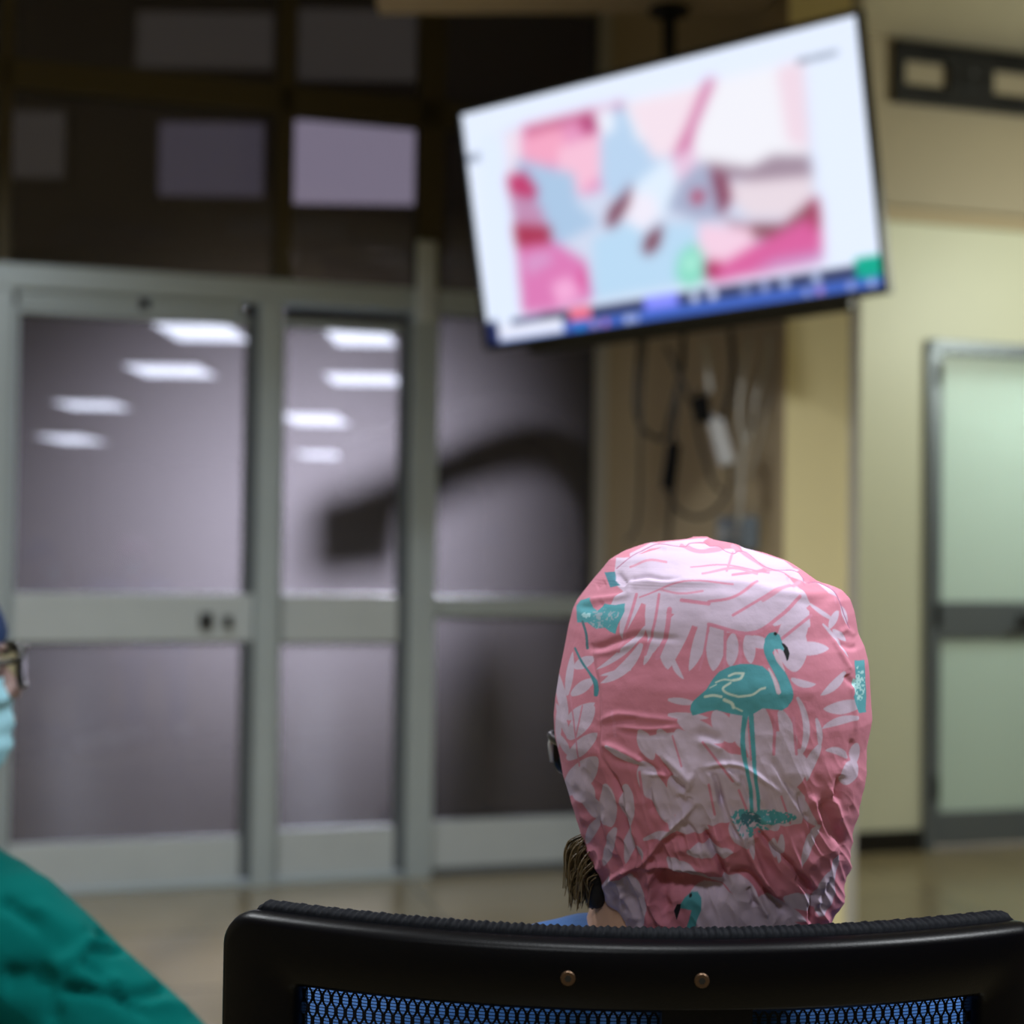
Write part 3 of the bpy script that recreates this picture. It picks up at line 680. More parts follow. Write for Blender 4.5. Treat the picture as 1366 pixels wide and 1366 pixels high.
def head_pt(z, al, off=0.0):               # al = 0 at the face, + towards the right side
    yf, yb, w_ = head_ring(z); cy = (yf + yb) / 2; hy = (yf - yb) / 2
    return np.array([(w_ + off) * math.sin(al), cy + (hy + off) * math.cos(al), z])
def head_mesh(mb, T):
    k = 28; v = []
    zs = np.concatenate([[0], np.linspace(.006, .22, 26), [.230, .236]])
    for z in zs:
        for j in range(k): v.append(head_pt(z, 2 * math.pi * j / k))
    v = [list(T @ Vector(p)) for p in v]; n = len(zs)
    f = [(i * k + j, i * k + (j + 1) % k, (i + 1) * k + (j + 1) % k, (i + 1) * k + j) for i in range(n - 1) for j in range(k)]
    f = [q[::-1] for q in f] + [tuple(range(k)), tuple((n - 1) * k + j for j in range(k - 1, -1, -1))]
    mb.add(v, f)
    tp = lambda *p: np.array(T @ Vector(p)); s = T.to_scale()[0]
    cone(mb, tp(0, .092, .122), .008 * s, tp(0, .112, .088), .011 * s)             # nose
    for q in (-1, 1):
        mb.sphere(tp(q * .012, .102, .083), .009 * s)                                 # nostril wings
        cone(mb, tp(q * .012, .096, .137), .007 * s, tp(q * .048, .080, .139), .006 * s)  # brow
        mb.sphere(tp(q * .046, .066, .092), .020 * s)                                 # cheekbone
        mb.sphere(tp(q * .075, -.012, .108), [.009 * s, .017 * s, .030 * s]); mb.sphere(tp(q * .073, -.006, .086), .009 * s)   # ear
    mb.sphere(tp(0, .096, .058), [.024 * s, .009 * s, .006 * s]); mb.sphere(tp(0, .095, .049), [.021 * s, .009 * s, .007 * s])  # lips
    mb.sphere(tp(0, .088, .014), .016 * s)
def hand(mb, wrist, fwd, up, side, s=1.0):  # palm, four fingers bent over what they rest on, thumb from the side of the palm
    fwd = np.array(fwd, float); fwd /= np.linalg.norm(fwd); up = np.array(up, float); up -= fwd * up.dot(fwd); up /= np.linalg.norm(up)
    lat = np.cross(fwd, up) * side; w_ = np.array(wrist, float)
    for l in (-.026, -.009, .009, .026): cone(mb, w_ + lat * l * .7 * s + fwd * .012, .015 * s, w_ + lat * l * s + fwd * .085 * s, .0125 * s, 12)
    for l, L in ((-.031, .055), (-.0105, .070), (.0105, .076), (.031, .068)):
        p = w_ + lat * l * s + fwd * .088 * s; d = fwd
        for i, (frac, bend) in enumerate(((.45, -.25), (.31, -.35), (.24, -.35))):
            d = d * math.cos(bend) + up * math.sin(bend); d /= np.linalg.norm(d); q_ = p + d * L * frac * s
            cone(mb, p, (.0092 - i * .0008) * s, q_, (.0084 - i * .0008) * s, 10); p = q_
    p = w_ + lat * .024 * s + fwd * .022 * s
    for d, L, r in ((fwd * .55 + lat * .8 - up * .1, .042, .0125), (fwd * .85 + lat * .45 - up * .15, .032, .0105), (fwd + lat * .1 - up * .2, .026, .009)):
        d = d / np.linalg.norm(d); q_ = p + d * L * s; cone(mb, p, r * s, q_, r * .9 * s, 10); p = q_
def folds(co, nv, amp, sc_, seed, stretch=(1, 1, .35)):
    q = co * np.array(stretch) + 50
    a = vnoise(q[:, 0] * 1.0 + q[:, 2] * .7, q[:, 1] + q[:, 2] * .9, sc_, seed) - .5
    b_ = vnoise(q[:, 0] - q[:, 2] * .6, q[:, 1] * .7 + q[:, 2] * 1.1, sc_ * .45, seed + 1) - .5
    r = (1 - np.abs(a) * 3.2) * .6 + b_ * .5
    return co + nv * (amp * r)[:, None]
def creases_on(co, nv, cr, side_only=True):
    pxy = project(co); vd = (co - CP); vd /= np.linalg.norm(vd, axis=1)[:, None]; face = -(nv * vd).sum(1)
    H = np.zeros(len(co))
    for pts, wdt, amp in cr:
        pts = spline([(x, y, 0) for x, y in pts], 5); pts = [(p[0], p[1]) for p in pts]
        d, t = seg_dist(pxy[:, 0], pxy[:, 1], pts); H += amp * np.exp(-.5 * (d / wdt) ** 2) * np.clip(np.minimum(t, 1 - t) * 6 + .25, 0, 1)
    return co + nv * (H * np.clip(face * 2.5, 0, 1))[:, None]
def eyes(T, par):
    s = T.to_scale()[0]
    for q in (-1, 1):
        c = T @ Vector((q * .032, .079, .121)); e = MB().sphere(tuple(c), .0125 * s).build('eyeball', M['eye'], par, smooth=True)
        c2 = T @ Vector((q * .032, .0878, .121)); MB().sphere(tuple(c2), .0055 * s).build('iris', M['iris'], e, smooth=True)
def glasses(T, par, frame_m, rr=.0022, end_m=None, fwd=0.0, dz=0.0):
    L = lambda p: np.array(T @ Vector((p[0], p[1] + fwd, p[2] + dz)))
    f = MB()
    for q in (-1, 1):
        loop = []
        for i in range(29):
            a = 2 * math.pi * i / 28; ca, sa = math.cos(a), math.sin(a); e_ = .62
            x = .033 + .0285 * np.sign(ca) * abs(ca) ** e_; z = .117 + .021 * np.sign(sa) * abs(sa) ** e_
            loop.append(L((q * x, .112 - 9 * (x - .01) ** 2 * .7, z)))
        f.tube(loop, rr, 8, caps=False)
        f.tube(spline([L((q * .062, .094, .126)), L((q * .070, .088, .126)), L((q * .0765, .060, .124)), L((q * .079, .0, .120)), L((q * .079, -.02, .105))], 6), rr, 8)
    f.tube(spline([L((-.006, .111, .120)), L((0, .114, .124)), L((.006, .111, .120))], 4), rr, 8)
    g = f.build('glasses', frame_m, par, smooth=True)
    for q in (-1, 1):
        v = [L((q * .033, .1105, .117))]; n = 24
        for i in range(n):
            a = 2 * math.pi * i / n; ca, sa = math.cos(a), math.sin(a); e_ = .62
            x = .033 + .028 * np.sign(ca) * abs(ca) ** e_; z = .117 + .0205 * np.sign(sa) * abs(sa) ** e_
            v.append(L((q * x, .112 - 9 * (x - .01) ** 2 * .7, z)))
        l = MB().add(v, [(0, 1 + i, 1 + (i + 1) % n) for i in range(n)]).build('lens', M['lens'], g, smooth=True)
    if end_m is not None:
        q = -1; MB().tube([L((q * .0635, .0965, .128)), L((q * .0655, .0965, .118)), L((q * .0645, .096, .106))], [.0016, .0020, .0012], 8).build('end_piece', end_m, g, smooth=True)
    return g
def face_mask(T, par):
    nz, na = 22, 41; v = []
    for i in range(nz):
        t = i / (nz - 1); z = -.004 + .108 * t
        amax = math.radians(np.interp(t, [0, .3, .75, 1], [50, 62, 56, 30]))
        for j in range(na):
            al = amax * (j / (na - 1) * 2 - 1); p = head_pt(max(z, .004), al, .006)
            bul = math.exp(-(al / .55) ** 2); p[1] += bul * np.interp(t, [0, .3, .65, .85, 1], [.006, .010, .014, .010, .002]); p[2] = z
            p[1] += .0022 * math.sin(t * 26) * math.cos(al * .9); v.append(T @ Vector(p))
    F = [tuple(q) for q in grid_faces(nz, na)]
    m = MB().add([list(x) for x in v], F).build('face_mask', M['mask'], par, smooth=True)
    s = m.modifiers.new('s', 'SOLIDIFY'); s.thickness = .0018; s.offset = 1
    for q in (-1, 1):
        L = lambda p: np.array(T @ Vector(p))
        for t, z in ((0.1, .012), (.9, .093)):
            a = math.radians(np.interp(t, [0, .3, .75, 1], [50, 62, 56, 30])) * q; s_ = head_pt(z, a, .008)
            MB().tube(spline([L(s_), L((q * (.073 + .004), .035, .09 + (z - .05) * .3)), L((q * .083, -.006, .112))], 6), .0012, 6).build('ear_loop', M['mask'], m, smooth=True)
    return m

# ================================================================== office chairs
CX = .0777; YB = .852; KB = 1.05; BT = 1.008
def bend(x, z, off):                        # chair-local: x across, z up, off along the facing direction
    dx = x; n = math.hypot(1, 2 * KB * dx)
    rec = -.10 * max(0, (.62 - z)) if False else 0
    return (x - off * 2 * KB * dx / n * 1.0, KB * dx * dx + off / n + rec, z)
def rrect(hw_, z0, z1, r, n=60):
    pts = []; segs = [((hw_ - r, z1 - r), 0), ((-hw_ + r, z1 - r), 90), ((-hw_ + r, z0 + r), 180), ((hw_ - r, z0 + r), 270)]
    for (c, a0) in segs:
        for i in range(9):
            a = math.radians(a0 + 90 * i / 8); pts.append((c[0] + r * math.cos(a), c[1] + r * math.sin(a)))
    out = []                                 # evenly subdivided along straight runs: fixed count per run so loops correspond
    m = len(pts)
    for i in range(m):
        a, b_ = np.array(pts[i]), np.array(pts[(i + 1) % m]); k = n if i % 9 == 8 else 1
        for t in range(k): out.append(a + (b_ - a) * t / k)
    return out
def make_chair(root):
    HWC = .2450; z0 = .50
    outer = rrect(HWC, z0, BT, .020, 40); inner = rrect(HWC - .0465, z0 + .05, BT - .0385, .006, 40); n = len(outer)
    prof = [(0, .000), (.0, -.004), (.03, -.0085), (.08, -.0115), (.15, -.013), (.5, -.0135), (.92, -.013), (1.0, -.010), (1.0, .008), (.9, .011), (.3, .011), (.06, .009)]
    b = MB(); v = []
    for fr, off in prof:
        for a, c in zip(outer, inner):
            p = a + (c - a) * fr; v.append(bend(p[0], p[1], off))
    f = []; m = len(prof)
    for i in range(m):
        for j in range(n): f.append((i * n + j, ((i + 1) % m) * n + j, ((i + 1) % m) * n + (j + 1) % n, i * n + (j + 1) % n))
    b.add(v, f); fr_ = b.build('backrest_frame', M['blackpl'], root, smooth=True)
    # woven edging on the front of the top rail
    v = []; f = []; b = MB()
    xs = np.linspace(-HWC + .012, HWC - .012, 1000)
    for x in xs:
        zt_ = BT + .0012 + .0005 * math.sin(x * 1500) + .0003 * math.sin(x * 610 + 1) - (.010 * max(0, (abs(x) - HWC + .022) / .012) ** 2 if abs(x) > HWC - .022 else 0)
        for oy, oz in ((-.001, -.006), (-.002, .0), (.001, .0022), (.006, .0026), (.011, .001), (.013, -.006)): v.append(bend(x, zt_ + oz, oy + .004))
    k = 6; f = [(i * k + j, i * k + j + 1, (i + 1) * k + j + 1, (i + 1) * k + j) for i in range(len(xs) - 1) for j in range(k - 1)]
    b.add(v, f).build('woven_edging', M['mesh'], root, smooth=True)
    # net
    b = MB(); p_ = .0029; hw_ = HWC - .0445; zz = np.arange(z0 + .045, BT - .036, .0017); cnt = int(2 * hw_ / p_)
    for i in range(cnt + 1):
        x0 = -hw_ + i * p_; s = 1 if i % 2 else -1
        ph = np.clip(1.6 * np.sin(2 * math.pi * zz / .0146), -1, 1) * p_ * .36 * s; v = []
        for z, q in zip(zz, ph):
            v.append(bend(x0 + q - .0008, z, .004)); v.append(bend(x0 + q + .0008, z, .004))
        b.add(v, [(2 * j, 2 * j + 1, 2 * j + 3, 2 * j + 2) for j in range(len(zz) - 1)])
    xs = np.linspace(-hw_, hw_, 41)
    for z in np.arange(z0 + .045, BT - .036, .0019):
        v = []
        for x in xs: v.append(bend(x, z, .005)); v.append(bend(x, z + .0005, .005))
        b.add(v, [(2 * j, 2 * j + 1, 2 * j + 3, 2 * j + 2) for j in range(len(xs) - 1)])
    b.build('back_net', M['mesh'], root)
    for X in (.0360 - CX, .1083 - CX):
        T4 = Matrix.Translation(bend(X, .9885, -.0140)) @ Matrix.Rotation(math.pi / 2, 4, 'X')
        s = MB().lathe([(.0042, -.002), (.0042, .0008), (.0036, .0014), (.0022, .0014)], k=20, M4=T4).build('screw', M['brass'], root, smooth=False)
        MB().lathe([(.0020, .0005), (.0020, .0016)], k=6, M4=T4).build('hex_recess', M['hexhole'], s)
    b = MB(); x0, x1 = .087 - CX, .137 - CX; v = []
    for x in np.linspace(x0, x1, 6):
        for z, off in ((z0 + .02, -.012), (BT - .036, -.012), (BT - .036, -.004), (z0 + .02, -.004)): v.append(bend(x, z, off))
    f = [(i * 4 + j, i * 4 + (j + 1) % 4, (i + 1) * 4 + (j + 1) % 4, (i + 1) * 4 + j) for i in range(5) for j in range(4)] + [(3, 2, 1, 0), (20, 21, 22, 23)]
    b.add(v, f).build('black_back_strip', M['blackpl'], root)  # off-centre black strip across the net
    # lower structure
    b = MB(); b.tube(spline([(0, -.018, .62), (0, -.035, .52), (0, .02, .42), (0, .14, .40)], 6), [.028] * 19, 12).build('back_bar', M['blackpl'], root, smooth=True)
    b = MB(); L = rrect(.245, .055, .53, .09, 6); n = len(L); v = []
    for fr, z in ((.75, .442), (.96, .436), (1, .42), (1, .40), (.9, .388)):
        for p in L: v.append((p[0] * fr, (p[1] - .29) * fr + .29, z))
    f = [(i * n + j, i * n + (j + 1) % n, (i + 1) * n + (j + 1) % n, (i + 1) * n + j) for i in range(4) for j in range(n)] + [tuple(range(n - 1, -1, -1)), tuple(4 * n + j for j in range(n))]
    b.add(v, f).build('seat', M['mesh'], root, smooth=True)
    for q in (-1, 1):
        MB().tube(spline([(q * .20, .22, .40), (q * .285, .22, .42), (q * .30, .22, .50), (q * .30, .22, .645)], 6), .017, 12).build('armrest_post', M['blackpl'], root, smooth=True)
        b = MB(); L = rrect(.042, .10, .36, .04, 4); n = len(L); v = [(p[0] + q * .30, p[1], z) for z in (.64, .668) for p in L]
        b.add(v, [(j, (j + 1) % n, n + (j + 1) % n, n + j) for j in range(n)] + [tuple(range(n - 1, -1, -1)), tuple(range(n, 2 * n))]).build('armrest_pad', M['rubber'], root, bevel=.006)
    MB().lathe([(.028, .16), (.028, .28), (.018, .281), (.018, .395), (.09, .397), (.09, .402)], c=(0, .29, 0), k=24).build('gas_lift', M['blackm'], root)
    b = MB(); b.lathe([(.05, .10), (.055, .13), (.04, .17)], c=(0, .29, 0))
    for i in range(5):
        a = 2 * math.pi * i / 5 + .3; d = np.array([math.cos(a), math.sin(a), 0]); c = np.array([0, .29, 0])
        b.tube([c + d * .03 + [0, 0, .13], c + d * .18 + [0, 0, .11], c + d * .30 + [0, 0, .085]], [.026, .021, .017], 12)
    b.build('star_base', M['blackpl'], root, smooth=True)
    for i in range(5):
        a = 2 * math.pi * i / 5 + .3; d = np.array([math.cos(a), math.sin(a), 0]); c = np.array([0, .29, 0]) + d * .30; t = np.array([-d[1], d[0], 0])
        w_ = MB(); w_.tube([c + [0, 0, .03] + t * .006, c + [0, 0, .03] + t * .026], .030, 20); w_.tube([c + [0, 0, .03] - t * .006, c + [0, 0, .03] - t * .026], .030, 20)
        w_.tube([c + [0, 0, .03], c + [0, 0, .09]], .007, 10); w_.build('caster', M['rubber'], root)
chair = empty('office_chair', (CX, YB, 0)); tag(chair, 'black mesh-back office chair under the pink flamingo cap', 'chair')
make_chair(chair)
def copy_tree(o, parent=None):
    c = o.copy(); COL.objects.link(c)
    if parent is not None: c.parent = parent
    for ch in list(o.children): copy_tree(ch, c)
    return c
ORD = math.radians(-59.5)
ch2 = copy_tree(chair); tag(ch2, 'black mesh-back office chair under the person in green, left of the frame', 'chair')

# ================================================================== person in the pink flamingo cap
XC = (945 - 683) / 2000 * .98; D0 = .98; YAW = math.radians(26)
pa = empty('person', (XC, 1.02, 0)); tag(pa, 'person in pink flamingo print cap and blue scrubs, seen from behind', 'person')
PAi = Matrix.Translation((-XC, -1.02, 0))
HS = .97
TA = PAi @ Matrix.Translation((XC, D0 + .002, .992)) @ Matrix.Rotation(YAW, 4, 'Z') @ Matrix.Scale(HS, 4)
def lp(x, y, z): return (x - XC, y - 1.02, z)
mb = MB(); head_mesh(mb, TA)
SL, SR = (-.105, 1.0, .872), (.325, 1.0, .872); CB = .112
cone(mb, lp(XC, .985, 1.03), .058, lp(CB, 1.0, .94), .070)
cone(mb, lp(CB, 1.0, .925), .062, lp(SL[0] + .02, 1.0, .872), .045); cone(mb, lp(CB, 1.0, .925), .062, lp(SR[0] - .02, 1.0, .872), .045)
TORSO = [((CB - .08, 1.01, .82), .098, (CB - .06, 1.03, .62), .092), ((CB + .08, 1.01, .82), .098, (CB + .06, 1.03, .62), .092),
         ((CB - .07, 1.03, .60), .095, (CB - .08, 1.05, .56), .100), ((CB + .07, 1.03, .60), .095, (CB + .08, 1.05, .56), .100)]
for a, ra, b_, rb in TORSO: cone(mb, lp(*a), ra, lp(*b_), rb)
ARMS = {-1: [SL, (-.205, 1.08, .70), (-.19, 1.30, .665), (.00, 1.38, .60)], 1: [SR, (.425, 1.08, .70), (.41, 1.30, .665), (.22, 1.38, .60)]}
ARMS = {-1: [SL, (-.195, 1.07, .742), (-.05, 1.27, .64)], 1: [SR, (.415, 1.07, .742), (.27, 1.27, .64)]}
LEGS = {-1: [(CB - .085, 1.06, .55), (CB - .14, 1.47, .525), (CB - .14, 1.47, .08)], 1: [(CB + .085, 1.06, .55), (CB + .14, 1.47, .525), (CB + .14, 1.47, .08)]}
for q in (-1, 1):
    s_, e_, w_ = ARMS[q]; cone(mb, lp(*s_), .053, lp(*e_), .040); cone(mb, lp(*e_), .040, lp(*w_), .026)
    d = np.array(w_) - np.array(e_); hand(mb, np.array(lp(*w_)) + d * .03, d * [1, 1, .35], (0, 0, 1), -q)
    h_, k_, a_ = LEGS[q]; cone(mb, lp(*h_), .085, lp(*k_), .058); cone(mb, lp(*k_), .056, lp(*a_), .036); cone(mb, lp(a_[0], a_[1] - .03, .05), .034, lp(a_[0], a_[1] + .16, .035), .028)
body = fuse(mb, 'body', .0045, M['skin'], pa, 3)
# scrubs
mb = MB(); g = .013
cone(mb, lp(CB - .055, 1.0, .918), .064, lp(SL[0] + .01, 1.0, .878), .062); cone(mb, lp(CB + .035, 1.0, .922), .062, lp(SR[0] - .01, 1.0, .895), .062)
cone(mb, lp(CB - .01, .99, .895), .082, lp(CB + .01, .99, .85), .10)
for a, ra, b_, rb in TORSO: cone(mb, lp(*a), ra + g, lp(*b_), rb + g)
for q in (-1, 1):
    s_, e_, w_ = ARMS[q]; e2 = np.array(s_) + (np.array(e_) - np.array(s_)) * .85; cone(mb, lp(*s_), .068, lp(*e2), .064)
fuse(mb, 'scrub_top', .006, M['bluescrub'], pa, 3, post=lambda co, nv: folds(co, nv, .0045, .06, 3))
mb = MB()
for q in (-1, 1):
    h_, k_, a_ = LEGS[q]; cone(mb, lp(*h_), .105, lp(*k_), .076); cone(mb, lp(*k_), .076, lp(a_[0], a_[1], .13), .058)
cone(mb, lp(CB - .06, 1.05, .57), .112, lp(CB + .06, 1.05, .57), .112)
fuse(mb, 'scrub_trousers', .008, M['bluescrub'], pa, 3, post=lambda co, nv: folds(co, nv, .004, .08, 5))
for q in (-1, 1):
    a_ = LEGS[q][2]; mb = MB(); cone(mb, lp(a_[0], a_[1] - .035, .048), .044, lp(a_[0], a_[1] + .05, .052), .046); cone(mb, lp(a_[0], a_[1] + .05, .052), .046, lp(a_[0], a_[1] + .165, .042), .038)
    fuse(mb, 'shoe', .006, M['shoe'], pa, 2, post=lambda co, nv: np.stack([co[:, 0], co[:, 1], np.maximum(co[:, 2], 0.0)], 1))
eyes(TA, pa); glasses(TA, pa, M['blacktv'], .0026, M['white'], fwd=.003, dz=-.016); face_mask(TA, pa)
# hair below the cap on the left, and the dark mass behind it
mb = MB()
def hp(px, py, dep): p = P(px, py, dep); return np.array(lp(*p))
cone(mb, hp(800, 1120, .985), .010, hp(800, 1165, .975), .011); cone(mb, hp(800, 1165, .975), .011, hp(796, 1198, .975), .007); cone(mb, hp(788, 1185, .98), .006, hp(789, 1208, .98), .003)
hm = fuse(mb, 'hair_mass', .0025, M['hairmass'], pa, 2)
mb = MB(); hr = np.random.default_rng(11)
for i in range(240):
    rx, ry = 792 + hr.normal(0, 5) , hr.uniform(1105, 1175); dep = .975 + hr.normal(0, .006)
    L = hr.uniform(35, 75); sw = hr.uniform(12, 40) * (1 - (ry - 1105) / 160)
    tx, ty = max(751 + hr.uniform(0, 10), rx - sw + hr.normal(0, 4)), min(ry + L, hr.uniform(1180, 1216)); mx = (rx + tx) / 2 - hr.uniform(4, 16) * (1 - (ry - 1105) / 120); my = ry + (ty - ry) * .38
    q = [hp(rx, ry, dep), hp(max(750, mx), my, dep + hr.normal(0, .003)), hp(tx, ty, dep + hr.normal(0, .004))]
    mb.tube(spline(q, 5), [.00045] * 10 + [.00022], 5, caps=False)
for i in range(26):
    a = hr.uniform(0, 1); q = [hp(785 + 6 * a, 1112, .972), hp(757 + 14 * a, 1125 + 6 * a, .972), hp(752 + 14 * a, 1150 + 10 * a, .972), hp(758 + 12 * a + hr.normal(0, 3), 1185, .972)]
    mb.tube(spline(q, 6), .0004, 5, caps=False)
h = mb.build('hair', M['hair'], pa, smooth=True); h['kind'] = 'stuff'

# ---- the cap
Lo = [(716, 927), (718, 922), (720, 917), (722, 890), (724, 868), (730, 850), (736, 834), (748, 814), (757, 807), (780, 788), (794, 777), (805, 769), (816, 764), (840, 758), (863, 754), (900, 746.5), (936, 741), (957, 739), (985, 740.5), (1014, 748), (1038, 752), (1065, 760.6), (1085, 767), (1137, 781.5), (1169, 799), (1200, 807), (1237, 833), (1262, 846)]
Ro = [(716, 941), (718, 945), (720, 949), (722, 962), (724, 978), (730, 989), (736, 1016), (748, 1048), (759, 1065), (770, 1080), (776, 1098), (783, 1114), (794, 1124), (811, 1130), (838, 1134.5), (855, 1143), (875, 1148), (900, 1150), (949, 1152), (983, 1146), (1020, 1145), (1044, 1141), (1063, 1136.5), (1097, 1130), (1147, 1125), (1187, 1117), (1224, 1101), (1237, 1099), (1262, 1092)]
RB = [(716, .012), (722, .045), (730, .062), (745, .083), (765, .103), (785, .112), (820, .117), (900, .121), (1000, .117), (1100, .100), (1160, .088), (1210, .078), (1262, .070)]
RF = [(716, .010), (722, .030), (735, .052), (760, .075), (800, .095), (860, .103), (930, .104), (1262, .09)]
ys = np.linspace(716, 1262, 1200)
ip = lambda T_: np.interp(ys, [t[0] for t in T_], [t[1] for t in T_])
sm = lambda a, s=6: np.convolve(np.pad(a, 30, mode='edge'), np.exp(-.5 * (np.arange(-30, 31) / s) ** 2) / np.exp(-.5 * (np.arange(-30, 31) / s) ** 2).sum(), 'valid')
lo_x, ro_x, rb_, rf_ = sm(ip(Lo), 3), sm(ip(Ro), 3), sm(ip(RB), 8), sm(ip(RF), 8)
arc = np.concatenate([[0], np.cumsum(np.hypot(np.diff(ys) / 2041, np.diff(rb_)))]); NR_ = 640
ti = np.interp(np.linspace(0, arc[-1], NR_), arc, np.arange(1200.0))
row = lambda a: np.interp(ti, np.arange(1200.0), a)
NB = 640
tb = np.linspace(-1, 1, NB); phb = .55 * np.arcsin(np.clip(tb, -1, 1)) + .45 * tb * math.pi / 2
phf = (math.pi - phb[::8])                       # front half, coarse, continues from +90 round to +270
ph = np.concatenate([phb, phf[::-1][1:-1]]) if False else np.concatenate([phb, np.sort(phf)[1:-1]])
idxf = np.arange(0, NB, 8)[np.argsort(phf)][1:-1]
src = np.concatenate([np.arange(NB), idxf])      # the back column each front column mirrors
NCc = len(ph)
fd = np.abs((ph - (math.pi + YAW) + math.pi) % (2 * math.pi) - math.pi)      # angle from the face direction
fd = np.abs((ph - (math.pi + YAW) + 3 * math.pi) % (2 * math.pi) - math.pi)
sfr = np.clip((np.degrees(fd) - 36) / 26, 0, 1); sfr = sfr * sfr * (3 - 2 * sfr); frac = .50 + .50 * sfr
frac[:NB] = 1.0
tr = np.arange(NR_)[:, None] / (NR_ - 1) * frac[None]; tix = tr * (NR_ - 1)
g2 = lambda a: np.interp(tix, np.arange(NR_), row(a))
Yp, Lx, Rx, Rb, Rf = g2(ys), g2(lo_x), g2(ro_x), g2(rb_), g2(rf_)
cx = (Lx + Rx) / 2; hwx = (Rx - Lx) / 2 / 2041
camr = np.array([P(x, y, D0) for x, y in ((945, 716), (945, 1262))])
Zr = np.interp(Yp, [716, 1262], [camr[0][2], camr[1][2]])
xw = lambda px, py: (px - 683) / 2041 + 0.0
roll = math.radians(.8)
Xc_ = (cx - 683) / 2041 + (Yp - 683) / 2041 * math.sin(roll) * 1.0
S, Cc = np.sin(ph)[None], np.cos(ph)[None]
ex = .92
Xs = np.sign(S) * np.abs(S) ** ex * hwx; back = Cc > 0
Ys = np.where(back, -Rb * np.abs(Cc) ** ex, Rf * np.abs(Cc) ** ex)
V = np.stack([Xc_ + Xs, D0 + Ys, Zr], -1)
# fix the rows so that the limb lands on the traced outline
lim = np.stack([V[:, 0], V[:, NB - 1]], 1); pj = project(lim.reshape(-1, 3)).reshape(NR_, 2, 2)
errx = ((np.stack([lo_x, ro_x], 1)[np.clip(ti.astype(int), 0, 1199)]) - pj[..., 0]).mean(1) / 2041
V[..., 0] += np.interp(tix, np.arange(NR_), errx)
V[..., 2] += (716 - project(V[:1, NB // 2])[0, 1]) * -1 / 2041 * 0
# canvas in photo coordinates
KS = 2.5; CXo, CYo = 715.0, 700.0; CWp, CHp = 460, 620
gx, gy = np.meshgrid(np.arange(int(CWp * KS)) / KS + CXo, np.arange(int(CHp * KS)) / KS + CYo)
wx = (vnoise(gx, gy, 22, 1) - .5) * 3.0; wy = (vnoise(gx, gy, 22, 2) - .5) * 3.0
can = np.zeros(gx.shape + (3,)); can[:] = (200, 125, 147)
PALE = (198, 180, 204); TEAL = (80, 156, 170)
def bb(pts, pad):
    xs_ = [p[0] for p in pts]; ys_ = [p[1] for p in pts]
    x0 = max(0, int((min(xs_) - pad - CXo) * KS)); x1 = min(gx.shape[1], int((max(xs_) + pad - CXo) * KS) + 1)
    y0 = max(0, int((min(ys_) - pad - CYo) * KS)); y1 = min(gx.shape[0], int((max(ys_) + pad - CYo) * KS) + 1)
    return slice(y0, max(y0, y1)), slice(x0, max(x0, x1))
def put(mask, sl, col): can[sl][mask] = col
def poly(pts, col, warp=0):
    sl = bb(pts, 4)
    if can[sl].size: put(in_poly(gx[sl] + wx[sl] * warp, gy[sl] + wy[sl] * warp, pts), sl, col)
def stroke(pts, ws, col, sp=True):
    if np.isscalar(ws): ws = [ws] * len(pts)
    if sp and len(pts) > 2:
        q = spline([(p[0], p[1], w_) for p, w_ in zip(pts, ws)], 6); pts = [(a[0], a[1]) for a in q]; ws = [max(.1, a[2]) for a in q]
    sl = bb(pts, max(ws))
    if can[sl].size:
        d, _ = seg_dist(gx[sl], gy[sl], pts, ws); put(d < 0, sl, col)
def leaf_(x0, y0, x1, y1, w_, bend_=0, tip=.1):
    dx, dy = x1 - x0, y1 - y0; L = math.hypot(dx, dy) + 1e-6; nx, ny = -dy / L, dx / L
    pts = []; ws = []
    for t in (0, .15, .35, .55, .75, .9, 1):
        b_ = 4 * t * (1 - t) * bend_; pts.append((x0 + dx * t + nx * b_, y0 + dy * t + ny * b_)); ws.append(w_ * (math.sin(math.pi * min(1, .12 + t * .88)) ** .8) + .4)
    stroke(pts, ws, PALE, sp=True)
A_ = lambda x, y: (720 + x / 2.484, 700 + y / 2.484)
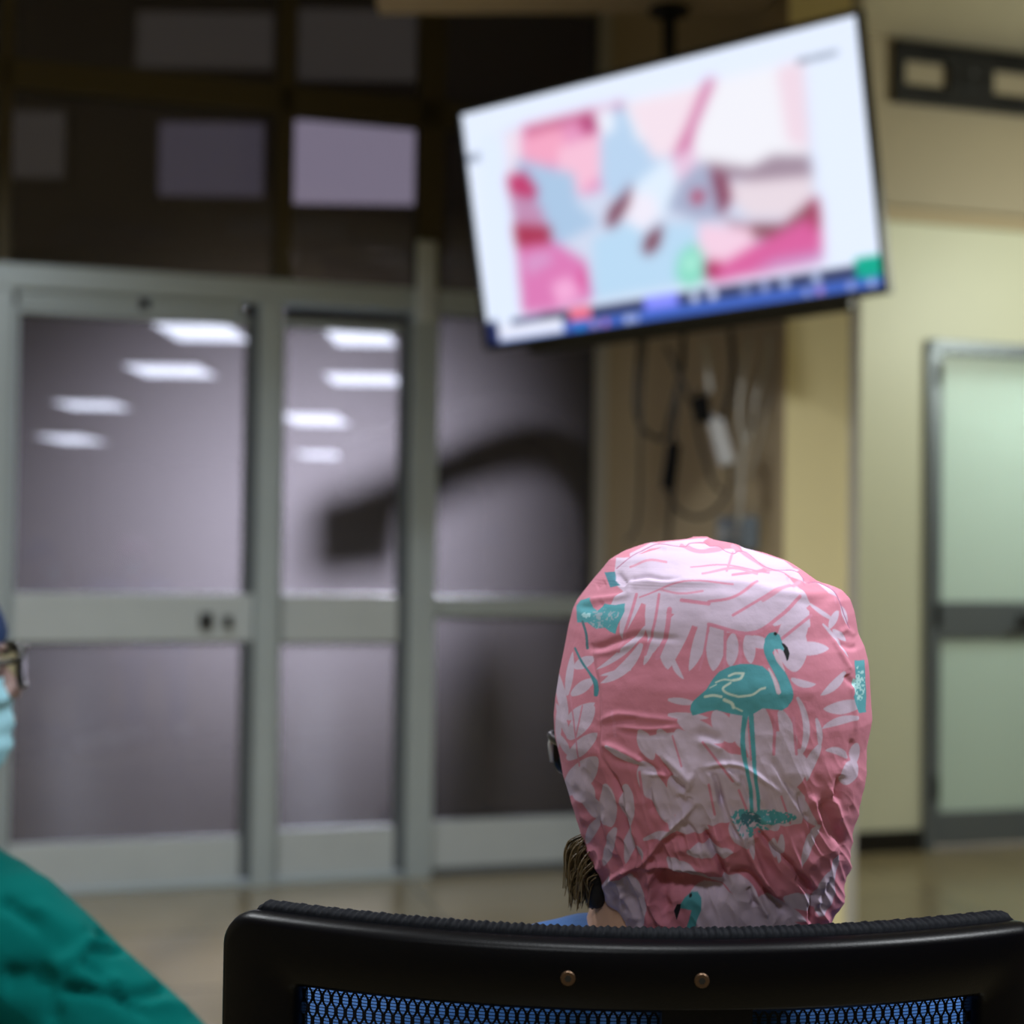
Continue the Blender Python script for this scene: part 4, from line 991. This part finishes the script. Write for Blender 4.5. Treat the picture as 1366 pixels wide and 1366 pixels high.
LV = [(290,150,640,90,110,0),(300,230,620,190,80,0),(600,150,860,150,50,0),(375,205,370,430,70,-12),(345,210,270,380,45,12),(300,220,215,340,40,8),(335,400,200,525,35,-18),(350,340,185,480,22,-14),(375,400,345,465,20,0),
      (300,480,200,500,14,0),(500,290,425,480,84,24),(440,440,478,512,18,6),(548,310,495,485,44,-6),(590,330,575,485,62,0),(640,370,632,470,44,0),(690,370,700,460,40,0),(470,290,770,330,110,-8),(560,250,850,200,46,8),(620,330,830,240,80,10),
      (690,380,770,400,40,0),(830,330,845,485,100,0),(840,410,958,410,46,0),(885,290,868,400,40,8),(860,250,895,340,40,6),(790,240,860,330,36,0),(780,330,870,250,26,6),(838,512,915,528,24,8),(1008,492,930,566,28,-6),(1055,590,940,610,44,-6),(1050,640,935,676,26,8),
      (1020,770,945,748,24,10),(940,330,1022,440,12,-4),(975,350,1015,385,20,0),(985,290,960,345,24,0),(900,262,985,320,14,4),(1000,270,1020,330,20,0),(855,575,845,790,22,-34),(800,625,832,800,52,-10),(735,620,745,810,70,0),(790,700,830,860,70,0),
      (918,645,925,745,18,-6),(925,735,885,850,34,8),(645,620,668,740,50,0),(585,630,640,720,66,0),(430,630,560,640,24,0),(430,580,520,592,22,0),(470,650,610,720,60,0),(335,690,375,780,50,0),(400,690,455,830,60,0),(460,690,560,800,60,0),(225,735,350,800,24,6),
      (500,720,660,800,60,0),(340,800,400,930,70,0),(440,850,500,950,70,0),(480,850,640,830,30,0),(380,850,440,990,66,0),(560,830,600,960,60,0),(640,780,790,900,90,0),(760,830,880,960,80,0),(285,870,300,1000,50,0),(220,870,240,1000,56,0),(700,880,790,1010,90,0),(600,880,680,1010,70,0),
      (440,980,560,1010,60,0),(100,700,180,600,60,0),(95,640,182,590,34,0),(100,770,190,690,50,0),(95,880,192,770,80,0),(105,840,180,920,70,0),(85,640,56,480,30,0),(92,700,54,590,22,0),(96,760,60,690,22,0),(110,560,180,510,36,0),(120,470,180,440,36,0),(90,560,110,420,24,0),
      (60,620,62,740,18,0),(150,900,230,990,50,0),(190,980,150,1060,30,0),(250,1010,215,1130,36,0),(300,1000,290,1120,30,0),(330,1060,350,1100,16,0),(860,890,925,1000,34,14),(925,1000,865,1130,30,8),(800,1030,790,1120,24,0),(772,1040,778,1100,24,0),(700,1030,705,1100,22,0),
      (1040,790,1010,860,50,0),(1050,730,1040,800,30,0),(500,1080,640,1080,50,0),(430,1110,560,1200,50,0),(640,1000,700,1060,60,0),(820,1240,930,1260,56,0),(700,1240,880,1310,60,0),(520,1240,740,1330,120,0),(620,1180,720,1230,60,0),(540,1300,700,1300,90,0),(560,1190,680,1200,30,0),
      (240,1180,262,1330,84,0),(305,1180,335,1340,70,0),(960,1160,930,1300,60,0),(985,1100,960,1200,30,0),(350,1040,470,1000,22,0)]
for pg_ in ([(250,110),(480,70),(640,80),(830,170),(900,260),(780,330),(640,340),(480,310),(300,250),(240,190)], [(430,850),(470,770),(570,730),(690,790),(790,800),(880,900),(870,985),(740,1010),(640,990),(500,1000),(420,930)],
            [(520,1250),(620,1225),(720,1240),(800,1290),(860,1330),(840,1350),(520,1350)], [(225,1200),(300,1150),(330,1200),(345,1350),(260,1350)], [(330,700),(440,690),(520,700),(600,760),(480,830),(420,800),(380,760)], [(640,620),(720,620),(740,760),(860,740),(900,800),(850,880),(700,800)]):
    poly([A_(*p) for p in pg_], PALE, 1.5)
for a in LV:
    x0, y0 = A_(a[0], a[1]); x1, y1 = A_(a[2], a[3]); leaf_(x0, y0, x1, y1, a[4] / 2.484, a[5] / 2.484)
for a in [(880,300,1010,420,0),]: pass
# pink slits inside the pale masses
for pts, w_ in [([(640,165),(760,150),(850,170)],10),([(860,240),(800,300),(700,360),(560,330)],12),([(830,200),(760,230),(640,300)],9),([(900,300),(850,340),(800,380)],10),([(560,330),(545,420),(530,480)],8),([(615,350),(612,480)],10),([(665,385),(664,460)],10),
                ([(320,230),(300,300),(262,420)],10),([(395,230),(380,330),(350,430)],9),([(430,280),(420,360),(390,440)],16),([(560,255),(640,240),(720,190)],9),([(470,250),(560,262)],12),([(900,120),(960,190),(980,260)],5),([(690,640),(700,780)],5),([(780,640),(775,760)],10),([(840,640),(850,760)],9),
                ([(330,240),(480,190),(640,200)],5),([(500,140),(620,130),(760,160)],4),([(240,620),(250,700)],10),([(140,600),(120,700)],5),([(100,560),(130,800)],5),([(440,700),(470,800)],6),([(540,720),(640,850)],8),([(560,860),(580,960)],8),([(660,880),(700,980)],8),([(330,820),(350,940)],8),([(800,900),(830,990)],7)]:
    stroke([A_(*p) for p in pts], w_ / 2.484, (204, 132, 158))
poly([(985,726),(1014,737),(1046,748),(1062,760),(1075,778),(1040,762),(1012,750),(996,738)], PALE); poly([(840,738),(868,724),(900,722),(930,718),(945,718),(935,722),(900,728),(866,732),(840,745)], PALE); poly([(1085,774),(1112,786),(1122,800),(1105,792)], PALE)
for pts, w_ in [([(470,70),(530,90),(600,80)],16),([(640,70),(700,110),(760,150)],14),([(540,160),(640,140),(720,160)],9),([(300,140),(360,120),(420,125)],7),([(860,190),(800,215),(740,250)],12),([(640,90),(620,150)],8),([(400,215),(470,228),(540,220)],7)]:
    stroke([A_(*p) for p in pts], w_ / 2.484, (202, 142, 166))
can_leaf = blur(can.copy(), .9)
# flamingo
B_ = lambda x, y: (890 + x / 4.404, 820 + y / 4.404)
poly([B_(*p) for p in [(135,560),(140,530),(155,505),(230,440),(270,375),(305,335),(370,303),(430,290),(490,289),(560,302),(610,345),(640,395),(665,478),(690,420),(735,440),(733,495),(710,540),(672,562),(620,556),(560,550),(515,578),(480,592),(430,592),(350,577),(290,560),(240,568),(200,580),(150,592)]], TEAL)
stroke([B_(*p) for p in [(618,145),(592,200),(612,262),(655,330),(692,410),(700,480),(660,520)]], [w_ / 4.404 for w_ in (76, 50, 48, 60, 66, 80, 80)], TEAL)
poly([B_(*p) for p in [(572,180),(575,140),(600,108),(635,100),(662,120),(682,175),(690,215),(660,200),(630,205),(600,250)]], TEAL)
stroke([B_(*p) for p in [(632,205),(650,255),(690,330)]], [8 / 4.4, 30 / 4.4, 6 / 4.4], (204, 180, 200))
stroke([B_(*p) for p in [(598,318),(632,385),(655,455)]], [10 / 4.4, 22 / 4.4, 28 / 4.4], (206, 184, 202))
stroke([B_(*p) for p in [(462,575),(445,700),(448,800),(470,920),(492,1040),(494,1155)]], [36 / 4.4, 26 / 4.4, 30 / 4.4, 20 / 4.4, 20 / 4.4, 18 / 4.4], TEAL)
stroke([B_(*p) for p in [(492,575),(500,700),(508,820),(516,940),(532,1060),(536,1155)]], [30 / 4.4, 28 / 4.4, 26 / 4.4, 20 / 4.4, 20 / 4.4, 18 / 4.4], TEAL)
poly([B_(*p) for p in [(672,165),(690,172),(708,192),(719,228),(712,262),(704,272),(697,245),(684,215),(690,200)]], (14, 16, 24))
sl = bb([B_(637, 112)], 3); put(np.hypot(gx[sl] - B_(637, 112)[0], gy[sl] - B_(637, 112)[1]) < 2.2, sl, (20, 30, 34))
CR = (196, 214, 206)
for pts, w_ in [([(362,360),(400,345),(448,345)],14),([(448,345),(430,375),(385,386)],16),([(385,386),(330,382),(285,398)],10),([(372,400),(328,432),(350,460),(420,482)],14),([(420,482),(500,470),(545,440),(575,430)],14),([(222,482),(270,474),(318,482)],16),([(335,500),(378,520),(390,545)],20),([(385,540),(440,566)],10),([(250,430),(290,410)],6)]:
    stroke([B_(*p) for p in pts], w_ / 4.404, CR)
nz_ = vnoise(gx * 1.0, gy * 1.0, 2.0, 5); nz2 = vnoise(gx, gy, 5.0, 6)
def speck(c, rx, ry, thr, col=TEAL, n=None):
    sl = bb([(c[0] - rx, c[1] - ry), (c[0] + rx, c[1] + ry)], 2); n = nz_[sl] * .6 + nz2[sl] * .4
    r = ((gx[sl] - c[0]) / rx) ** 2 + ((gy[sl] - c[1]) / ry) ** 2; put((r < 1) & (n > thr + .35 * np.clip(r - .4, 0, 1)), sl, col)
speck(B_(560, 1190), 45, 10, .30); speck(B_(460, 1180), 20, 8, .32); speck(B_(500, 1240), 24, 14, .5); speck(B_(490, 1200), 14, 10, .35, (64, 110, 130))
# partial prints near the edges
Z1 = lambda x, y: (730 + x / 6.21, 710 + y / 6.21); Z3 = lambda x, y: (730 + x / 6.21, 880 + y / 6.21); Z4 = lambda x, y: (940 + x / 6.21, 880 + y / 6.21); Z5 = lambda x, y: (730 + x / 6.21, 1050 + y / 6.21)
poly([Z1(*p) for p in [(240,610),(270,570),(355,550),(360,620),(400,650),(470,590),(560,600),(640,590),(640,650),(590,760),(570,840),(530,820),(480,780),(400,790),(330,740),(250,740)]], TEAL, 1.2)
speck(Z1(470, 720), 26, 14, .55, (150, 170, 185)); speck(Z1(330, 690), 8, 5, .4, (170, 215, 225))
poly([Z1(*p) for p in [(470,335),(555,325),(560,400),(600,440),(520,460)]], (62, 122, 140), 1)
stroke([Z1(290,740), Z1(322,850), Z1(330,960)], 3.2, (70, 110, 122)); stroke([Z1(230,960), Z1(290,1080), Z3(350,110), Z3(400,200), Z3(400,290)], [2.5, 3, 3, 6, 5], (62, 128, 142))
poly([Z4(*p) for p in [(1240,0),(1330,0),(1340,430),(1280,432),(1240,360),(1215,300),(1240,220)]], TEAL, 1.2); speck(Z4(1280, 200), 9, 24, .45, (170, 215, 220))
poly([Z5(*p) for p in [(1095,1000),(1110,955),(1140,910),(1190,885),(1240,895),(1275,930),(1278,1010),(1240,1100),(1225,1200),(1140,1200),(1180,1090),(1200,1010),(1150,995)]], TEAL)
poly([Z5(*p) for p in [(1060,1010),(1080,960),(1112,955),(1105,1000),(1090,1050),(1078,1090)]], (14, 16, 28))
sl = bb([Z5(1185, 903)], 3); put(np.hypot(gx[sl] - Z5(1185, 903)[0], gy[sl] - Z5(1185, 903)[1]) < 1.8, sl, (20, 24, 30))
SEAM = [(822,758),(843,741),(867,728),(880,724.5),(900,727),(914,728),(920,723.5),(936,721.6),(941,722.8),(947,727),(958.6,727),(967,733),(979,737),(985,733.5),(995.6,735),(1009,746),(1019,754),(1038,759.7),(1059.6,760.5),(1070,770.6),(1073,781)]
SEAM2 = [(1078,778),(1084,775.5),(1095,776.5),(1112,786.6),(1120,799),(1127,818),(1133,838)]
SEAM3 = [(790,860),(793.6,893),(799,928),(800,976.6),(801,1005.6),(817,1035),(832,1070),(846,1105),(857,1140)]
stroke(SEAM, 1.3, (168, 110, 140)); stroke(SEAM2, 1.3, (150, 96, 130)); stroke(SEAM3[:5], .9, (190, 120, 140))
can = blur(can, .9)
# height of the cloth: creases, puckers and fine rumples
hx, hy = np.meshgrid(np.arange(CWp) + CXo, np.arange(CHp) + CYo)
H = np.zeros(hx.shape)
CRS = [([(805,1184),(826,1166),(849,1154),(863,1145),(891,1108),(912,1087),(925,1074)],3.2,3.6),([(859,1155),(891,1156),(950,1163)],3,2.6),([(872,1166),(891,1176),(950,1184),(972,1193)],9,-8),([(866,1160),(870,1187),(870,1203),(880,1224),(899,1238)],3,3.2),
       ([(881,1176),(884,1198),(893,1215)],6,-4),([(835,1071),(843,1098),(858,1140)],3,2.6),([(829,1075),(838,1112),(851,1146)],3.5,-2.8),([(822,1195),(826,1215),(834,1240)],5,-2.6),([(836,1190),(826,1205),(829,1222),(838,1240)],2.5,1.8),([(842,1192),(850,1215),(853,1240)],5,-2.2),
       ([(956,1050),(966,1079),(977,1103),(988,1118)],2.6,-2.8),([(940,1106),(949,1130),(961,1153),(970,1180)],3,-5),([(950,1102),(960,1130),(972,1155)],4,2.2),([(974,1087),(993,1122),(1012,1163),(1030,1188),(1045,1206)],3.5,4.2),([(972,1163),(1004,1172),(1030,1198),(1053,1226)],6,-5),
       ([(1010,1105),(1019,1117),(1030,1130),(1053,1150),(1062,1163),(1077,1177),(1088,1192)],2.6,-3.6),([(1060,1170),(1075,1184),(1089,1194)],3,-3.5),([(1090,1192),(1085,1211),(1082,1232)],3,-4),([(999,1183),(1003,1196),(1008,1210)],3,-2.6),([(1006,1188),(1014,1204),(1024,1222)],3,1.6),
       ([(1068,1056),(1070,1080),(1078,1095)],2.5,-2.0),([(1098,1066),(1104,1085),(1112,1105),(1121,1130)],5,-3.4),([(1107,1050),(1115,1075),(1119,1095)],3,2.4),([(1080,1060),(1090,1080),(1095,1100)],3,1.8),([(1119,1100),(1123,1125),(1122,1148)],3,-2),
       ([(940,1023),(965,1019),(988,1022),(1008,1033),(1040,1057)],2.6,2.0),([(940,1029),(975,1025),(995,1030)],2.5,-1.4),([(951,1028),(959,1051),(964,1075)],2.6,-3.2),([(988,1033),(996,1054),(1001,1072)],2.5,-2.2),([(962,1015),(974,1032),(987,1048)],2.4,2),([(1030,1010),(1045,1040),(1062,1060)],3,-1.6),
       ([(930,978),(945,981),(960,988)],4,-2.2),([(930,990),(948,992),(964,1002)],4,2.2),([(1122,1033),(1119,1050),(1112,1070)],4,-4),([(1128,900),(1133,908),(1140,915)],3,-3),([(1108,848),(1124,875),(1137,897)],2.4,2),([(1131,893),(1136,915),(1140,945),(1142,975)],2.6,2.2),([(1137,985),(1133,1005),(1128,1020)],3,-2.4),
       ([(799,962),(826,953),(862,957),(905,962)],3,1.7),([(806,966),(835,961),(850,960)],2.6,-1.7),([(826,970),(864,973),(905,970)],2.4,1.6),([(826,976),(864,980),(895,978)],3,-1.1),([(803,993),(820,998),(845,1010),(858,1018)],3.2,2.6),([(805,1002),(822,1015),(850,1022),(880,1029)],3.5,-3),([(851,1006),(862,1018),(872,1027)],2.4,-2),
       ([(880,1014),(893,1034),(905,1047),(915,1056)],3,-4),([(884,1008),(905,1028),(922,1045)],3.5,2),([(862,1033),(891,1034),(905,1036)],2.6,2),([(868,1040),(867,1065),(872,1085)],2.6,-2),([(817,1033),(824,1050),(830,1062)],2.4,-2.4),([(905,1060),(918,1050),(924,1030)],3,1.6),([(900,1060),(915,1072),(920,1062)],4,-2),
       ([(836,773),(850,771),(864,769),(884,773),(906,772)],2.4,-2.6),([(832,781),(845,778),(876,777),(950,776),(1000,779),(1030,787),(1075,793),(1110,790)],4.5,2.4),([(785,864),(802,863),(826,854),(852,848),(880,851),(910,853)],3.6,-2.6),([(790,872),(815,869),(850,857)],3,1.2),([(822,764),(829,772),(836,780)],3.5,-3.4),([(795,783),(808,777)],3,-2.0),
       ([(782,801),(800,799),(820,797),(836,793),(842,781)],3,2.6),([(770,808),(790,810),(806,803)],4,-2),([(1050,768),(1060,780),(1066,790)],2.6,-2.8),([(1062,764),(1072,775)],2.4,1.4),([(1062,800),(1085,806),(1110,800)],5,-1.2),([(850,738),(870,733),(890,734)],3,-1.2),([(845,747),(900,742),(960,744)],6,1.6),([(930,760),(980,756),(1030,768)],5,-1.2),
       ([(1120,845),(1130,840),(1141,850)],3,1.6),([(1118,858),(1134,864),(1144,862)],3,-2),([(912,1095),(925,1112),(935,1135)],3,-2.4),([(885,1120),(900,1115),(915,1120)],4,-1.6),([(895,1135),(920,1130),(945,1140)],4,1.4),([(1000,1120),(1012,1145),(1035,1172)],6,-1.6),([(1000,1070),(1015,1090),(1030,1100)],4,1.3),
       ([(770,1010),(785,1035),(800,1060)],5,-.9),([(762,1060),(780,1090),(795,1130)],5,1.0),([(790,1060),(800,1100),(815,1140)],4,-1.4),([(806,1080),(812,1110),(825,1150)],4,1.2),([(750,930),(757,970),(760,1000)],5,-.9),([(1100,1110),(1108,1150),(1100,1190)],6,1.2),([(1110,1170),(1100,1200),(1092,1225)],4,-2)]
CRS += [(SEAM3, 1.8, -1.3), (SEAM, 1.6, -2.0), ([(x, y + 4) for x, y in SEAM], 2.2, 1.1), (SEAM2, 1.6, -2.0), ([(x - 4, y + 3) for x, y in SEAM2], 2.2, 1.2)]
for pts, wd, am in CRS:
    q = spline([(p[0], p[1], 0) for p in pts], 5); q = [(a[0], a[1]) for a in q]
    xs_ = [a[0] for a in q]; ys_ = [a[1] for a in q]; pd = wd * 4 + 2
    x0, x1 = max(0, int(min(xs_) - pd - CXo)), int(max(xs_) + pd - CXo) + 1; y0, y1 = max(0, int(min(ys_) - pd - CYo)), int(max(ys_) + pd - CYo) + 1
    d, t = seg_dist(hx[y0:y1, x0:x1], hy[y0:y1, x0:x1], q)
    H[y0:y1, x0:x1] += am * 1e-3 * np.exp(-.5 * (d / wd) ** 2) * np.clip(np.minimum(t, 1 - t) * 5 + .2, 0, 1)
low = np.clip((hy - 930) / 200, 0, 1)
ang = hx * .86 - (hy) * .35                      # the lower cloth is drawn down and to the right
rid = 1 - np.abs(vnoise(ang, hy * .25 + hx * .12, 17, 9) - .5) * 4; rid2 = 1 - np.abs(vnoise(ang * 1.0 + 400, hy * .4, 9, 10) - .5) * 4
H += low * (.0014 * rid + .0007 * rid2) + (.0004 + .0003 * low) * (vnoise(hx, hy, 12, 12) - .5) + .0012 * (vnoise(hx, hy, 40, 13) - .5)
def sample(img_, px, py, k):
    x = np.clip((px - CXo) * k, 0, img_.shape[1] - 1.001); y = np.clip((py - CYo) * k, 0, img_.shape[0] - 1.001)
    xi, yi = x.astype(int), y.astype(int); fx, fy = x - xi, y - yi
    if img_.ndim == 3: fx, fy = fx[..., None], fy[..., None]
    return (img_[yi, xi] * (1 - fx) + img_[yi, xi + 1] * fx) * (1 - fy) + (img_[yi + 1, xi] * (1 - fx) + img_[yi + 1, xi + 1] * fx) * fy
pj = project(V[:, :NB].reshape(-1, 3)).reshape(NR_, NB, 2)
Hs = sample(H, pj[..., 0], pj[..., 1], 1.0); Cs = sample(can, pj[..., 0], pj[..., 1], KS)
edge = np.clip(np.minimum(np.arange(NB), NB - 1 - np.arange(NB)) / 26, 0, 1)[None] * np.clip(np.arange(NR_) / 14, 0, 1)[:, None]
Hs = Hs * (edge * .75 + .25) * (.50 + .60 * np.clip((pj[..., 1] - 1010) / 80, 0, 1))
# mirrored continuation over the front half
rowi = np.clip(tix[:, NB:].astype(int), 0, NR_ - 1)
Hf = Hs[rowi, src[NB:][None]] * .6; Cl = sample(can_leaf, pj[..., 0], pj[..., 1], KS); Cf = Cl[rowi, src[NB:][None]]
HH = np.concatenate([Hs, Hf], 1); CC = np.concatenate([Cs, Cf], 1)
du = np.roll(V, -1, 1) - np.roll(V, 1, 1); dv = np.gradient(V, axis=0); nrm = np.cross(dv, du); nrm /= (np.linalg.norm(nrm, axis=-1, keepdims=True) + 1e-12)
out_ = V - np.array([XC, D0, 1.1]); sg = np.sign((nrm * out_).sum(-1, keepdims=True).mean()); nrm *= sg
V2 = V + nrm * HH[..., None]
c = CC / 255; cl = np.where(c <= .04045, c / 12.92, ((c + .055) / 1.055) ** 2.4)
Vl = V2.reshape(-1, 3) - np.array([XC, 1.02, 0])
F = grid_faces(NR_, NCc, wrap=True)
Vl = np.vstack([Vl, Vl[:NCc].mean(0)]); 
o = fast_mesh('flamingo_cap', Vl, F[:, ::-1] if sg > 0 else F, M['cap'], pa); set_col(o.data, np.vstack([cl.reshape(-1, 3), cl[0, :1]]))
import bmesh as _bm
bmx = _bm.new(); bmx.from_mesh(o.data); bmx.verts.ensure_lookup_table(); 
top = bmx.verts[len(Vl) - 1]
for j in range(NCc): bmx.faces.new((bmx.verts[j], bmx.verts[(j + 1) % NCc], top)).smooth = True
_bm.ops.recalc_face_normals(bmx, faces=bmx.faces[-NCc:]); bmx.to_mesh(o.data); bmx.free()

# ================================================================== person in green at the left edge
HB = np.array([-.645, 1.60]); fw = np.array([math.cos(math.radians(30.5)), math.sin(math.radians(30.5)), 0]); rt = np.array([fw[1], -fw[0], 0])
BB = np.array([-.655, 1.575, 0]) - fw * .03
pg = empty('person', tuple(BB)); tag(pg, 'person in green gown with glasses and light blue mask at the left edge', 'person')
PGi = Matrix.Translation(tuple(-BB))
TB = PGi @ Matrix.Translation((HB[0], HB[1], .972)) @ Matrix.Rotation(math.radians(-59.5), 4, 'Z')
def lb(r, f, z, b=BB): return tuple(rt * r + fw * f + np.array([0, 0, z]))
mb = MB(); head_mesh(mb, TB)
hb_ = np.array([HB[0], HB[1], 0]) - BB
cone(mb, hb_ + [0, 0, 1.01] - fw * .015, .055, lb(0, .05, .91), .062)
shR, shL = lb(.176, .118, .832), lb(-.165, .09, .832)
cone(mb, lb(0, .05, .885), .060, lb(.13, .10, .845), .046); cone(mb, lb(0, .05, .885), .060, lb(-.13, .09, .845), .046)
TG = [(lb(.07, .04, .77), .095, lb(.06, -.03, .62), .09), (lb(-.07, .04, .77), .095, lb(-.06, -.03, .62), .09), (lb(.07, -.04, .60), .095, lb(.08, -.05, .56), .10), (lb(-.07, -.04, .60), .095, lb(-.08, -.05, .56), .10)]
for q in TG: cone(mb, *q)
AR = {1: [shR, lb(.292, .285, .672), lb(.16, .46, .60)], -1: [shL, lb(-.235, .16, .665), lb(-.12, .38, .60)]}
LG = {q: [lb(.085 * q, -.05, .55), lb(.13 * q, .37, .525), lb(.13 * q, .37, .08)] for q in (-1, 1)}
for q in (-1, 1):
    s_, e_, w_ = AR[q]; cone(mb, s_, .054, e_, .041); cone(mb, e_, .040, w_, .027); d = np.array(w_) - np.array(e_)
    hand(mb, np.array(w_) + d * .03, d * [1, 1, .3], (0, 0, 1), -q)
    h_, k_, a_ = LG[q]; cone(mb, h_, .085, k_, .058); cone(mb, k_, .056, a_, .036); cone(mb, np.array(a_) * [1, 1, 0] + [0, 0, .05] - fw * .03, .034, np.array(a_) * [1, 1, 0] + [0, 0, .035] + fw * .16, .028)
fuse(mb, 'body', .0045, M['skin_dark'], pg, 3)
Z3g = lambda pts: [(x / 2.597, 840 + y / 2.597) for x, y in pts]
GC = [(Z3g([(222,900),(265,925),(315,962)]),4,-.008),(Z3g([(335,1055),(375,1062),(415,1078)]),4.5,-.010),(Z3g([(295,1112),(370,1106),(445,1104)]),5,-.011),(Z3g([(310,1085),(380,1085),(440,1088)]),4,.006),(Z3g([(0,930),(60,975),(150,1030)]),7,-.007),
      (Z3g([(270,1130),(330,1190),(420,1270),(520,1345)]),5,-.007),(Z3g([(190,1250),(300,1255),(400,1275),(480,1295)]),5,-.008),(Z3g([(450,1265),(520,1255),(590,1232)]),5,-.010),(Z3g([(0,1215),(90,1205),(190,1195)]),14,-.012),(Z3g([(160,1180),(250,1140),(320,1080)]),9,.008),
      (Z3g([(180,1260),(190,1310),(180,1366)]),7,-.006),(Z3g([(240,1190),(340,1220),(430,1230)]),8,.007),(Z3g([(100,960),(200,1010),(290,1060)]),12,.006),(Z3g([(520,1300),(600,1300),(660,1320)]),6,.005)]
def gown_post(co, nv):
    co = folds(co, nv, .006, .09, 21); w_ = co + BB; return creases_on(w_, nv, GC) - BB
mb = MB()
cone(mb, lb(.03, .05, .885), .066, lb(.16, .112, .838), .070); cone(mb, lb(-.03, .05, .885), .066, lb(-.15, .09, .838), .068)
for a, ra, b_, rb in TG: cone(mb, a, ra + .016, b_, rb + .022)
cone(mb, lb(.08, -.05, .56), .125, lb(.13, .25, .53), .10); cone(mb, lb(-.08, -.05, .56), .125, lb(-.13, .25, .53), .10); cone(mb, lb(-.10, .1, .53), .09, lb(.10, .1, .53), .09)
for q in (-1, 1):
    s_, e_, w_ = AR[q]; cone(mb, s_, .074, e_, .060); cone(mb, e_, .060, np.array(e_) + (np.array(w_) - np.array(e_)) * .9, .044)
fuse(mb, 'surgical_gown', .0055, M['green'], pg, 3, post=gown_post)
mb = MB()
for q in (-1, 1):
    h_, k_, a_ = LG[q]; cone(mb, np.array(h_) + fw * .2, .09, k_, .075); cone(mb, k_, .074, np.array(a_) + [0, 0, .05], .056)
fuse(mb, 'trousers', .008, M['green'], pg, 3, post=lambda co, nv: folds(co, nv, .004, .08, 25))
for q in (-1, 1):
    a_ = np.array(LG[q][2]) * [1, 1, 0]; mb = MB(); cone(mb, a_ + [0, 0, .048] - fw * .035, .044, a_ + [0, 0, .052] + fw * .05, .046); cone(mb, a_ + [0, 0, .052] + fw * .05, .046, a_ + [0, 0, .042] + fw * .165, .038)
    fuse(mb, 'shoe', .006, M['shoe'], pg, 2, post=lambda co, nv: np.stack([co[:, 0], co[:, 1], np.maximum(co[:, 2], 0.0)], 1))
eyes(TB, pg); glasses(TB, pg, M['blacktv'], .0032, fwd=.010); face_mask(TB, pg)
k = 36; v = []; zs = np.linspace(0, 1, 14)
for t in zs:
    for j in range(k):
        al = 2 * math.pi * j / k; zlow = .148 - .045 * (1 - math.cos(al)) / 2; z = zlow + (.244 - zlow) * t; s_ = math.sqrt(max(0, 1 - t ** 2.6))
        p = head_pt(min(z, .19), al, .014); p[0] *= s_; p[1] = p[1] * s_ + (-.004) * (1 - s_); p[2] = z + .0015 * math.sin(al * 9) ; v.append(list(TB @ Vector(p)))
MB().add(v, [tuple(q) for q in grid_faces(14, k, wrap=True)]).build('surgical_cap', M['navycap'], pg, smooth=True)
# second chair under the person in green
ch2.location = tuple(np.array([BB[0], BB[1], 0]) - fw * .29 + fw * .03); ch2.rotation_euler = (0, 0, ORD)
